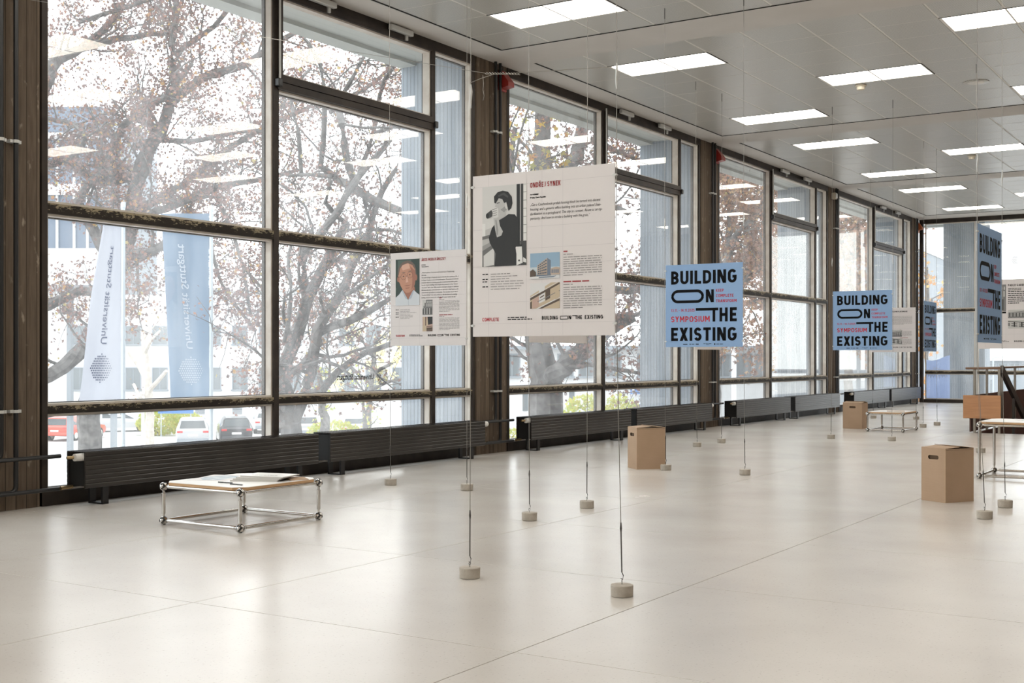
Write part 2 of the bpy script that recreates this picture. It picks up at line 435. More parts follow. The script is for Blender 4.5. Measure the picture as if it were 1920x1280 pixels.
M['red'] = mat('red_plastic', (.30, .025, .018), .4)
M['orange'] = mat('orange_plastic', (.42, .11, .03), .4)
M['beige'] = mat('beige_plastic', (.55, .50, .40), .5)
M['ply'] = mat('plywood_edge', (.50, .30, .15), .6, col2=(.62, .40, .22), scale=4, stretch=(1, 1, 30))
M['top'] = mat('white_laminate', (.80, .78, .75), .35)
M['card'] = mat('cardboard', (.42, .29, .19), .8, col2=(.46, .32, .215), scale=3, bump=.08, bscale=8, bstretch=(1, 1, 12))
M['cardin'] = mat('cardboard_shaded', (.12, .075, .045), .9)  # darker copy of the cardboard for the shade inside the box
M['cement'] = mat('cast_concrete', (.40, .355, .30), .85, col2=(.47, .43, .37), scale=25, bump=.25, bscale=120)
M['wood'] = mat('lit_panel_wood', (.48, .235, .11), .5, col2=(.55, .28, .135), scale=3, stretch=(1, 1, 10))  # panel wood with the front light put into its colour
M['maroon'] = mat('maroon_shaded_wood', (.085, .04, .032), .45, col2=(.11, .055, .042), scale=3)
M['railw'] = mat('rail_wood', (.20, .115, .07), .4)
M['post'] = mat('post_metal', (.32, .29, .25), .35, .6)
M['pw'] = mat('poster_white', (.74, .705, .70), .5, spec=.25)
M['pblue'] = mat('poster_blue', (.27, .42, .66), .5, spec=.25)
M['ink'] = mat('ink_black', (.006, .006, .007), .65, spec=.1)
M['inkred'] = mat('ink_red', (.52, .018, .035), .5)
M['inkdred'] = mat('ink_dark_red', (.33, .02, .025), .5)
M['inkgrey'] = mat('ink_grey', (.30, .285, .28), .6)
M['inkline'] = mat('ink_hairline', (.56, .53, .54), .6)
M['inkbline'] = mat('ink_blue_hairline', (.25, .38, .60), .6)
M['wall'] = mat('off_white_wall', (.62, .60, .56), .8)
M['asphalt'] = mat('bright_paving', (.42, .41, .40), .9, col2=(.48, .47, .46), scale=.3)
M['bark'] = mat('grey_bark', (.09, .085, .082), .9, col2=(.19, .18, .173), scale=6, bump=.4, bscale=14)
M['barkpale'] = mat('pale_bark', (.42, .38, .34), .9, col2=(.52, .48, .43), scale=6)
M['leafA'] = leaf_mat('autumn_leaves', [(5, (.26, .18, .165)), (4, (.32, .21, .19)), (3, (.20, .155, .15)), (1.6, (.36, .19, .135)), (.8, (.48, .29, .13)), (.3, (.48, .40, .18))])
M['leafC'] = leaf_mat('rust_leaves', [(4, (.34, .20, .14)), (3, (.40, .25, .19)), (2, (.24, .15, .11)), (1.5, (.48, .33, .18))])
M['leafG'] = leaf_mat('yellow_green_leaves', [(3, (.50, .50, .12)), (2, (.40, .46, .14)), (1, (.56, .48, .16))])
M['rwhite'] = mat('white_render', (.62, .62, .62), .9)
M['rgrey'] = mat('grey_cladding', (.24, .265, .29), .7)
M['bwin'] = mat('far_window', (.16, .18, .19), .15)
M['bblue'] = mat('blue_glazing', (.12, .155, .21), .2)
M['cwhite'] = mat('white_car_paint', (.42, .42, .43), .25, coat=.6)
M['cblack'] = mat('black_car_paint', (.03, .03, .034), .25, coat=.6)
M['cred'] = mat('red_car_paint', (.52, .08, .05), .25, coat=.6)
M['cglass'] = mat('car_glass', (.07, .08, .085), .1)
M['tail'] = mat('tail_light', (.50, .04, .04), .3)
M['tyre'] = mat('tyre', (.03, .03, .03), .8)
M['plate'] = mat('number_plate', (.75, .75, .72), .5)
M['flagw'] = fabric_mat('white_flag', (.43, .445, .50))
M['flagb'] = fabric_mat('blue_flag', (.20, .275, .37))
M['flagink'] = mat('flag_ink', (.04, .055, .11), .8, spec=.1)
M['sticker'] = mat('sticker_ink', (.006, .006, .006), .9, spec=0)
M['flaginkw'] = fabric_mat('flag_white_ink', (.6, .64, .7))
M['polemetal'] = mat('pole_grey', (.45, .50, .54), .4, .3)
M['signblue'] = mat('sign_blue', (.10, .22, .50), .5)
M['banner'] = fabric_mat('pale_blue_banner', (.42, .52, .80))
M['diff'] = emis('lit_diffuser', (1, .95, .87), PANEL_LIGHT)

# ---------------------------------------------------------------- floor
X_WALL, Y_BACK, Y_FRONT, X_RIGHT = -8.5, 33.7, -7.0, 2.6
CE = 4.93
WELL = (-4.3, -2.25, 20.43, 25.4)      # stair opening in the floor
floor = struct('floor', 'polished pale terrazzo floor of the hall', 'floor')
def rects_minus(x0, x1, y0, y1, h):
    hx0, hx1, hy0, hy1 = h
    if x1 <= hx0 or x0 >= hx1 or y1 <= hy0 or y0 >= hy1: return [(x0, x1, y0, y1)]
    out = []
    if y0 < hy0: out.append((x0, x1, y0, hy0))
    if y1 > hy1: out.append((x0, x1, hy1, y1))
    ya, yb = max(y0, hy0), min(y1, hy1)
    if x0 < hx0: out.append((x0, hx0, ya, yb))
    if x1 > hx1: out.append((hx1, x1, ya, yb))
    return out
sub = MB()
for r in rects_minus(-8.9, X_RIGHT + .3, Y_FRONT - .3, Y_BACK + .3, WELL): sub.box(*r, -.30, -.032)
sub.build('subfloor', M['joint'], floor)
SX, SY, GAP = 1.87, 1.7075, .005
xl = [-8.86] + [-8.28 + SX*i for i in range(0, 9)] + [X_RIGHT + .2]
xl = [v for v in xl if v <= X_RIGHT + .2]
yl = [Y_BACK + .3 - .0] ; y = 4.185 + SY * 17
yl = sorted([4.185 + SY*k for k in range(-6, 18)] + [Y_FRONT - .2, Y_BACK + .2])
slab_proto = {}
for i in range(len(xl)-1):
    for j in range(len(yl)-1):
        for (x0, x1, y0, y1) in rects_minus(xl[i], xl[i+1], yl[j], yl[j+1], WELL):
            w, d = x1-x0, y1-y0
            if w < .02 or d < .02: continue
            key = (round(w, 3), round(d, 3))
            if key not in slab_proto:
                o = MB().cbox(-w/2+GAP/2, w/2-GAP/2, -d/2+GAP/2, d/2-GAP/2, -.03, 0, .0005).build('slab', M['floor'], floor, loc=((x0+x1)/2, (y0+y1)/2, 0))
                slab_proto[key] = o
            else:
                link_copy(slab_proto[key], floor, ((x0+x1)/2, (y0+y1)/2, 0))

# ---------------------------------------------------------------- ceiling
ceil = struct('ceiling', 'white ceiling with recessed fields of perforated metal panels', 'ceiling')
TX, TY = .687, .669
CX0, NCOL, NROW = -8.08, 15, 9
CX1 = CX0 + TX * NCOL
fields = [13.135 + 6.79*k for k in (-3, -2, -1, 0, 1, 2)]
pb = MB()
pb.box(-8.6, CX0, Y_FRONT - .3, Y_BACK + .3, CE, CE + .3)
pb.box(CX1, X_RIGHT + .3, Y_FRONT - .3, Y_BACK + .3, CE, CE + .3)
ys = Y_FRONT - .3
for f0 in fields:
    if f0 > ys: pb.box(CX0, CX1, ys, f0, CE, CE + .3)
    ys = f0 + TY * NROW
pb.box(CX0, CX1, ys, Y_BACK + .3, CE, CE + .3)
pb.build('plaster_border', M['plaster'], ceil)
vb = MB()
for f0 in fields: vb.box(CX0 - .01, CX1 + .01, max(f0, Y_FRONT) - .01, f0 + TY*NROW + .01, CE + .07, CE + .12)
vb.build('void_lining', M['void'], ceil)
sg = MB()
for f0 in fields:
    y0 = max(f0, Y_FRONT)
    sg.box(CX0 - .008, CX0 + .01, y0, f0 + TY*NROW, CE - .0015, CE + .02)
    sg.box(CX0, CX1, f0 + TY*NROW - .01, f0 + TY*NROW + .008, CE - .0015, CE + .02)
o = sg.build('shadow_strip', M['void'], ceil); o['kind'] = 'stuff'  # solid dark strips draw the shadow lines along the field edges
light_cells = {}
light_list = []
for fi, f0 in enumerate(fields):
    for row_i, c in enumerate(range(1, NCOL - 1, 3)):
        for r in ((1, 7) if row_i % 2 == 0 else (4,)):
            light_list.append((row_i, c, fi, r))
            light_cells[(fi, c, r)] = 1; light_cells[(fi, c+1, r)] = 1
tile_mesh = MB().cbox(-TX/2+.013, TX/2-.013, -TY/2+.0025, TY/2-.0025, .004, .03, .002).mesh('ceiling_panel', M['tile'])
rest = MB(); ntile = 0
def seen(p, mgn=60):
    q = project(p)
    return q is not None and -mgn < q[0] < 1920+mgn and -mgn < q[1] < 1280+mgn
tb = MB()
for fi, f0 in enumerate(fields):
    for c in range(NCOL):
        if c: tb.box(CX0 + TX*c - .011, CX0 + TX*c + .011, f0 + .012, f0 + TY*NROW - .012, CE + .006, CE + .03)
        for r in range(NROW):
            if (fi, c, r) in light_cells: continue
            x, y = CX0 + TX*(c+.5), f0 + TY*(r+.5)
            if y < Y_FRONT: continue
            vis = any(seen((x+dx*TX/2, y+dy*TY/2, CE)) for dx in (-1, 1) for dy in (-1, 1))
            if vis and ntile < 298:
                o = bpy.data.objects.new('ceiling_panel', tile_mesh); COL.objects.link(o); o.parent = ceil; o.location = (x, y, CE); ntile += 1
            else:
                rest.box(x-TX/2+.013, x+TX/2-.013, y-TY/2+.0025, y+TY/2-.0025, CE+.004, CE+.03)
for f0 in fields:
    for r in range(1, NROW): tb.box(CX0 + .012, CX1 - .012, f0 + TY*r - .004, f0 + TY*r + .004, CE + .003, CE + .02)
o = tb.build('ceiling_rail', M['tbar'], ceil); o['kind'] = 'stuff'
o = rest.build('far_panels', M['tile'], ceil); o['kind'] = 'stuff'
# lights
ORD = ['first', 'second', 'third', 'fourth', 'fifth', 'sixth', 'seventh', 'eighth', 'ninth', 'tenth', 'eleventh', 'twelfth']
lw, ld = 2*TX - .05, TY - .045
LA = MB().box(-lw/2, lw/2, -ld/2, ld/2, .008, .016).mesh('diffuser', M['diff'])
fb = MB()
for a in ((-lw/2-.018, -lw/2, -ld/2-.018, ld/2+.018), (lw/2, lw/2+.018, -ld/2-.018, ld/2+.018), (-lw/2, lw/2, -ld/2-.018, -ld/2), (-lw/2, lw/2, ld/2, ld/2+.018)):
    fb.box(*a, .003, .05)
fb.box(-lw/2, lw/2, -ld/2, ld/2, .03, .05)
LB = fb.mesh('trim_frame', M['tbar'])
LC = MB().box(-lw/2 - .03, lw/2 + .03, -ld/2 - .03, -ld/2 - .018, .0015, .03).box(lw/2 + .018, lw/2 + .03, -ld/2 - .018, ld/2 + .018, .0015, .03).mesh('shadow_strip', M['void'])  # dark strips on two sides stand for the shadow beside the trim
cnt = {}
for (row_i, c, fi, r) in sorted(light_list, key=lambda t: (t[0], t[2], t[3])):
    y = fields[fi] + TY*(r+.5)
    if y < Y_FRONT + .5: continue
    n = cnt.get(row_i, 0); cnt[row_i] = n + 1
    t = thing('ceiling_light', 'lit ceiling panel, %s from the near end in the %s row from the windows' % (ORD[n], ORD[row_i]), 'ceiling light',
              (CX0 + TX*(c+1), y, CE), 0, 'recessed ceiling light panels')
    for nm, me in (('diffuser', LA), ('trim_frame', LB), ('shadow_strip', LC)):
        o = bpy.data.objects.new(nm, me); COL.objects.link(o); o.parent = t

# smoke detectors, air outlet, ceiling hooks
for (px, py, lab) in ((1614, 160, 'round cream smoke detector beside the second-row light panel'), (1822, 292, 'small cream smoke detector further back beside a light panel')):
    d = (CE - CAM_H) * F_PX / (HZ_PX - py); p = at(px, py, d)
    t = thing('smoke_detector', lab, 'smoke detector', (p.x, p.y, CE), 0, 'smoke detectors')
    MB().lathe([(.075, 0.0), (.075, -.012), (.068, -.02)][::-1], 20).build('base_ring', M['beige'], t, True)
    MB().lathe([(.02, -.068), (.05, -.062), (.056, -.05), (.056, -.02)], 20).build('sensor_head', M['beige'], t, True)
p = at(1830, 154.5, (CE - CAM_H) * F_PX / (HZ_PX - 154.5))
t = thing('ceiling_outlet', 'flat round grey outlet in the ceiling panels', 'outlet', (p.x, p.y, CE))
MB().lathe([(.16, -.006), (.17, -.002), (.17, .006)], 28).build('cover_disc', M['tile'], t, True)
MB().lathe([(.1, -.010), (.11, -.008), (.11, -.004)], 28).build('inner_ring', M['tbar'], t, True)

# ---------------------------------------------------------------- facade: pillars, windows
BAYS = [  # start, mullion1, mullion2, end, next pillar start/end
    dict(n=1, a=6.225, m1=8.92, m2=11.55, b=12.36, p0=12.43, p1=13.13),
    dict(n=2, a=13.145, m1=15.76, m2=18.385, b=19.16, p0=19.25, p1=19.97),
    dict(n=3, a=19.985, m1=22.57, m2=25.2, b=25.95, p0=26.04, p1=26.72),
    dict(n=4, a=26.735, m1=29.42, m2=32.05, b=32.86, p0=32.95, p1=33.62),
]
Z_S, Z_L0, Z_L1, Z_M0, Z_M1, Z_T0, Z_T1, Z_TOP = .115, .745, .81, 2.375, 2.46, 3.875, 4.02, 4.82
XF, XB, XG = X_WALL, X_WALL - .12, X_WALL - .095
pill_where = ['at the near left end of the window wall', 'between the first and second window bays', 'between the second and third window bays',
              'between the third and fourth window bays', 'in the far corner of the window wall']
PIL = [(5.5, 6.205)] + [(b['p0'], b['p1']) for b in BAYS] + [(-1.3, -.6)]
BAYS += [dict(n=6, a=-.585, m1=2.1, m2=4.7, b=5.42), dict(n=7, a=Y_FRONT, m1=-5.0, m2=-2.6, b=-1.38)]
pill_where.append('beside the camera, outside the frame')
for i, (y0, y1) in enumerate(PIL):
    o = MB().box(X_WALL - .10, X_WALL, y0, y1, 0, CE).build('pillar', M['pillar'])
    skind(o, 'brown board-marked concrete pillar ' + pill_where[i], 'pillar')
    bx = MB().box(X_WALL - .06, X_WALL - .055, y0 - .09 if i else y0, y0, 0, CE)
    bx.box(X_WALL - .06, X_WALL - .055, y1, y1 + .02, 0, CE)
    bx.build('shadow_strip', M['seal'], o)  # black strips stand for the shadow in the recess beside the pillar

def pane_with_bead(win, ya, yb, za, zb, gl, left_dark=True):
    p = MB().box(XG - .006, XG, ya, yb, za, zb).build('pane', gl, win)
    b = MB(); w = .020
    for (a0, a1, c0, c1) in ((ya, ya+w, za, zb), (yb-w, yb, za, zb), (ya+w, yb-w, za, za+w), (ya+w, yb-w, zb-w, zb)):
        b.box(XG + .001, XF - .022, a0, a1, c0, c1)
    b.build('glazing_bead', M['bead'], p)
    g = MB(); w = .028
    for (a0, a1, c0, c1) in ((ya, ya+w, za, zb), (yb-w, yb, za, zb), (ya+w, yb-w, za, za+w), (ya+w, yb-w, zb-w, zb)):
        g.box(XG - .045, XG - .007, a0, a1, c0, c1)
    g.build('outer_gasket', M['frame'], p)
    return p

for B in BAYS:
    n = B['n']
    win = struct('window_%d' % n, {1: 'large dark framed window nearest the camera', 2: 'second window bay behind the big white poster', 3: 'third window bay, narrower in view',
                                   4: 'fourth window bay beside the far corner', 6: 'window bay to the left of the camera', 7: 'window bay behind the camera'}[n], 'window')
    a, m1_, m2_, b_ = B['a'], B['m1'], B['m2'], B['b']
    mw = .07
    fr = MB()
    fr.box(XB, XF, a, a + .055, 0, CE).build('side_frame', M['frame'], win)
    MB().box(XB, XF, b_ - .005, b_ + .05, 0, CE).build('side_frame', M['frame'], win)
    MB().box(XB, XF + .004, a, b_ + .05, Z_TOP, CE).build('head_beam', M['frame'], win)
    MB().box(XB, XF + .004, a, b_ + .05, 0, Z_S).build('bottom_rail', M['frame'], win)
    for mm in (m1_, m2_):
        MB().box(XB, XF + .002, mm - mw/2, mm + mw/2, Z_S, Z_TOP).build('mullion', M['frame'], win)
    cols = [(a + .055, m1_ - mw/2), (m1_ + mw/2, m2_ - mw/2), (m2_ + mw/2, b_ - .005)]
    for ci, (y0, y1) in enumerate(cols):
        MB().box(XB, XF, y0, y1, Z_L0, Z_L1).build('lower_rail', M['flake'], win)
        MB().box(XB, XF, y0, y1, Z_M0, Z_M1).build('middle_rail', M['flake'], win)
        pane_with_bead(win, y0, y1, Z_S, Z_L0, M['glass'])
        pane_with_bead(win, y0, y1, Z_L1, Z_M0, M['glass'])
        if ci != 1:
            pane_with_bead(win, y0, y1, Z_M1, Z_TOP, M['glass'])
        else:
            pane_with_bead(win, y0, y1, Z_M1, Z_T0, M['glass'])
            # top hung vent with a thick steel sash
            s = MB()
            s.box(XB, XF + .025, y0 - .03, y1 + .03, Z_T0, Z_T0 + .07)
            s.box(XB, XF + .035, y0 - .02, y1 + .02, Z_T0 + .075, Z_T1)
            s.box(XB, XF + .03, y0 - .025, y0 + .03, Z_T1, Z_TOP)
            s.box(XB, XF + .03, y1 - .03, y1 + .025, Z_T1, Z_TOP)
            s.box(XB, XF + .03, y0 + .03, y1 - .03, Z_TOP - .03, Z_TOP + .03)
            sash = s.build('vent_sash', M['frame'], win)
            MB().box(XG - .006, XG, y0 + .03, y1 - .03, Z_T1, Z_TOP - .03).build('vent_pane', M['glassc'], sash)
            bb = MB(); w = .02; q0, q1, r0, r1 = y0 + .03, y1 - .03, Z_T1, Z_TOP - .03
            for (a0, a1, c0, c1) in ((q0, q0+w, r0, r1), (q1-w, q1, r0, r1), (q0+w, q1-w, r0, r0+w), (q0+w, q1-w, r1-w, r1)):
                bb.box(XG + .001, XF - .0, a0, a1, c0, c1)
            bb.build('vent_bead', M['bead'], sash)
            h = MB()
            for yy in (y0 - .03, y1 + .03): h.cbox(XF + .0, XF + .06, yy - .03, yy + .03, Z_T0 + .02, Z_T0 + .1, .008)
            h.build('hinge', M['black'], sash)
    # chain openers and their rod
    L0 = m1_ + .42
    for k, yy in enumerate((L0, L0 + 1.32)):
        o = MB().cbox(XF + .03, XF + .085, yy, yy + .40, Z_TOP + .035, Z_TOP + .095, .006).build('vent_opener', M['alu'], win)
        MB().box(XF + .02, XF + .05, yy + .3, yy + .34, Z_TOP - .02, Z_TOP + .035).build('opener_arm', M['alu'], o)
    MB().tube([(XF + .03, m1_ + .02, 4.86), (XF + .03, m1_ + .02, 3.98)], .012, 8).build('vent_rod', M['alu'], win)

# end glazing at the far wall
win = struct('window_5', 'glazed end wall beyond the staircase', 'window')
YB = Y_BACK
MB().box(X_WALL, -4.35, YB - .004, YB + .12, 4.82, CE).build('head_beam', M['frame'], win)
MB().box(X_WALL, -4.35, YB - .004, YB + .12, 0, .09).build('bottom_rail', M['frame'], win)
MB().box(X_WALL, X_WALL + .09, YB, YB + .12, 0, CE).build('side_frame', M['frame'], win)
XE = -4.35
bx = [X_WALL + .12, -7.03, XE]
o = MB().box(XE, X_RIGHT + .3, YB, YB + .3, 0, CE).build('wall_back', M['pillar']); skind(o, 'unseen brown wall right of the end glazing, made solid to dim reflections', 'wall')  # out of view; solid and brown to keep mirrored sky off the panes
for k in range(1, len(bx) - 1):
    MB().box(bx[k] - .03, bx[k] + .03, YB, YB + .12, .09, 4.82).build('mullion', M['alu'], win)
for k in range(len(bx) - 1):
    x0, x1 = bx[k] + .03, bx[k+1] - .03
    MB().box(x0, x1, YB, YB + .1, .78, .85).build('lower_rail', M['flake'], win)
    if k == 0: MB().box(x0, x1, YB, YB + .1, 2.44, 2.51).build('middle_rail', M['flake'], win)
    zs = [(.09, .78), (.85, 2.44), (2.51, 4.82)] if k == 0 else [(.09, .78), (.85, 4.82)]
    for (za, zb) in zs:
        p = MB().box(x0, x1, YB + .06, YB + .066, za, zb).build('pane', M['glass'], win)
        b = MB(); w = .025
        for (a0, a1, c0, c1) in ((x0, x0+w, za, zb), (x1-w, x1, za, zb), (x0+w, x1-w, za, za+w), (x0+w, x1-w, zb-w, zb)):
            b.box(a0, a1, YB + .015, YB + .059, c0, c1)
        b.build('glazing_bead', M['bead'], p)

# the two sides of the hall behind and right of the camera
o = MB().box(X_RIGHT, X_RIGHT + .3, Y_FRONT - .3, Y_BACK + .3, 0, CE).build('wall_right', M['pillar']); skind(o, 'unseen dark brown wall opposite the windows, set close to cut bounce light', 'wall')  # out of view; dark and close so less light bounces back
o = MB().box(X_WALL - .4, X_RIGHT + .3, Y_FRONT - .3, Y_FRONT, 0, CE).build('wall_front', M['wall']); skind(o, 'plain wall behind the camera', 'wall')

# concrete fins and roof overhang outside
fin_where = ['left of the first window bay', 'at the end of the first window bay', 'at the end of the second window bay', 'at the end of the third window bay', 'outside the far corner', 'beside the camera']
for i, (y0, y1) in enumerate(PIL):
    o = MB().box(-9.66, X_WALL - .101, y0, y1, -4.4, 4.98).build('concrete_fin', M['fin'])
    tag(o, 'pale board-marked concrete fin outside, ' + fin_where[i], 'concrete fin', 'concrete fins along the facade')
o = MB().box(-8.16, -7.07, 34.95, 35.65, -4.4, 4.98).build('concrete_fin', M['fin']); tag(o, 'pale board-marked concrete fin outside the glazed end wall', 'concrete fin', 'concrete fins along the facade')
ro = MB()
ro.box(-9.45, X_WALL - .12, Y_FRONT - 2, Y_BACK + 2.6, 4.98, 5.3)
ro.box(X_WALL - .12, X_RIGHT + 2, Y_BACK + .12, Y_BACK + 2.0, 4.98, 5.3)
ro.box(-9.68, -9.42, Y_FRONT - 2, Y_BACK + 2.6, 4.93, 5.6)
ro.box(-9.68, X_RIGHT + 2, Y_BACK + 2.0, Y_BACK + 2.3, 4.93, 5.6)
o = ro.build('roof', M['soffit']); skind(o, 'pale concrete roof overhang outside the windows', 'roof')
o = MB().box(-8.6, X_WALL - .02, Y_FRONT, Y_BACK + .3, -4.4, -.3).build('wall_base', M['fin_y']); skind(o, 'concrete base wall under the windows', 'wall')
o = MB().box(X_WALL - .12, X_RIGHT, Y_BACK + .12, Y_BACK + .45, -4.4, -.0).build('wall_end', M['fin_y']); skind(o, 'concrete base wall under the end glazing', 'wall')

# ---------------------------------------------------------------- radiators and heating pipes
def radiator(y0, y1, label, valve, flip):
    t = thing('radiator', label, 'radiator', (-8.30, y0, 0), 0, 'black convector radiators under the windows')
    Lr = y1 - y0
    # ribbed front and back sheets: profile in x,z swept along y
    def sheet(x, s):
        prof = []; n = 8; z0, z1 = .145, .437
        for i in range(n):
            a = z0 + (z1 - z0) * i / n; b = z0 + (z1 - z0) * (i + 1) / n
            prof += [(x, a + .003), (x + s*.0035, a + .007), (x + s*.0035, b - .004), (x, b)]
        prof += [(x - s*.012, z1), (x - s*.012, z0)]
        return prof
    MB().prism(sheet(.112, 1), 'y', 0, Lr).build('front_panel', M['rad'], t)
    MB().prism(sheet(-.112, -1), 'y', 0, Lr).build('back_panel', M['rad'], t)
    fin = MB()
    k = 0
    fin.box(-.1, .1, .10, Lr - .10, .18, .41)
    for yy in np.arange(.02, .10, .016): fin.box(-.098, .098, yy, yy + .003, .16, .42)
    for yy in np.arange(Lr - .10, Lr - .02, .016): fin.box(-.098, .098, yy, yy + .003, .16, .42)
    fin.build('convector_core', M['radin'], t)
    g = MB()
    for xx in (-.108, -.072, -.036, 0, .036, .072, .10): g.box(xx, xx + .008, 0, Lr, .437, .443)
    for yy in np.arange(0, Lr, .045): g.box(-.112, .112, yy, yy + .012, .434, .441)
    o = g.build('top_grille', M['rad'], t)
    for yy in (.22, Lr - .24):
        lg = MB()
        lg.box(-.09, -.07, yy - .03, yy + .03, .008, .17); lg.box(.07, .09, yy - .03, yy + .03, .008, .17); lg.box(-.09, .09, yy - .03, yy + .03, 0, .012)
        lg.build('leg', M['black'], t)
    if valve:
        yv = -.02 if valve == 'near' else Lr + .02
        s = 1 if valve == 'near' else 1
        v = MB().tube([(.07, yv - .05, .40), (.07, yv + .075, .40)], [.03, .033], 14).build('thermostat_valve', M['valve'], t, True)
        MB().tube([(.07 - .03, yv - .10*(1 if valve == 'near' else -1), .40), (.07, yv, .40)], .013, 8).build('valve_body', M['brass'], v, True)
        MB().tube([(-.05, yv - .09*(1 if valve == 'near' else -1), .15), (-.05, yv + .02, .155)], .016, 8).build('return_union', M['brass'], t, True)
    return t
bays_txt = ['first', 'second', 'third', 'fourth']
RADS = [(6.40, 9.19), (9.37, 12.17), (13.23, 16.02), (16.21, 18.99), (20.06, 22.78), (23.05, 25.83), (26.85, 29.65), (29.85, 32.6)]
for i, (y0, y1) in enumerate(RADS):
    radiator(y0, y1, 'long black radiator under the %s window bay, %s of the pair' % (bays_txt[i//2], ('nearer', 'farther')[i % 2]),
             'near' if i % 2 == 0 else ('far' if i < 6 else None), i % 2)
def arc_pts(path, r=.05, n=5):
    out = [Vector(path[0])]
    for i in range(1, len(path)-1):
        p0, p1, p2 = Vector(path[i-1]), Vector(path[i]), Vector(path[i+1])
        a = (p0-p1).normalized()*r; b = (p2-p1).normalized()*r
        for k in range(n+1):
            u = k/n; out.append((p1+a)*(1-u)**2 + p1*2*u*(1-u) + (p1+b)*u*u)
    out.append(Vector(path[-1])); return out
XP = X_WALL + .052
for i, (y0, y1) in enumerate(PIL[:5]):
    ya, yb = y0 + .37, y0 + .475
    lowz, upz = .14, .405
    for nm, yy, zz in (('supply', ya, upz), ('return', yb, lowz)):
        if i == 0:
            yy = 5.82 if nm == 'supply' else 5.951
            path = [(XP, yy, CE), (XP, yy, zz + .001), (XP, yy - .4, zz)]
            run = [(XP + .04, 4.2, zz), (XP + .04, 6.33, zz)]
        elif i == 4:
            path = [(XP, yy - .1, CE), (XP, yy - .1, .5), (XP, yy - .2, .45)]
            run = [(XP, 32.62, zz), (XP, 32.9, zz)]
        else:
            path = [(XP, yy, CE), (XP, yy, zz + .001), (XP, yy - .3, zz)]
            run = [(XP + .04, RADS[2*i-1][1] + .02, zz), (XP + .04, RADS[2*i][0] - .08, zz)]
        t = thing('heating_pipe', 'black heating %s pipe on the pillar %s' % (nm, pill_where[i]), 'pipe', (0,0,0), 0, 'black heating pipes on the pillars')
        MB().tube(arc_pts(path, .06), .019, 10).build('riser', M['black'], t, True)
        MB().tube(run, .017, 10).build('run', M['black'], t, True)
        for zc in (4.05, 2.42 if i else 2.9, .78):
            c = MB().tube([(XP, yy, zc - .012), (XP, yy, zc + .012)], .028, 10)
            c.box(X_WALL + .001, XP, yy - .05, yy + .05, zc - .012, zc + .012)
            c.build('pipe_clip', M['alu'], t)
# sounders at the pillar tops
def sounder(y, label, m, cat, box=False):
    t = thing(cat.replace(' ', '_'), label, cat, (X_WALL, y, 4.70))
    if box:
        MB().cbox(.0, .09, -.07, .07, -.02, .12, .01).build('housing', m, t)
        MB().box(.09, .1, -.05, .05, 0, .1).build('front_plate', M['alu'], t)
    else:
        MB().prism([(.0, -.08), (.15, -.055), (.15, .0), (.05, .13), (.0, .15)], 'y', -.07, .07).build('housing', m, t)
        MB().cbox(.0, .03, -.085, .085, -.1, .16, .008).build('back_plate', m, t)
        MB().tube([(.0, .0, .15), (.03, .0, .2), (.0, 0, .23)], .008, 6).build('cable_entry', M['black'], t)
sounder(13.01, 'red wedge shaped alarm sounder on the pillar above the white portrait posters', M['red'], 'alarm sounder')
sounder(19.88, 'red alarm sounder on the pillar behind the middle blue poster', M['red'], 'alarm sounder')
sounder(26.3, 'small beige box on top of the third pillar', M['beige'], 'junction box', True)
sounder(33.45, 'orange alarm sounder in the far corner', M['orange'], 'alarm sounder')

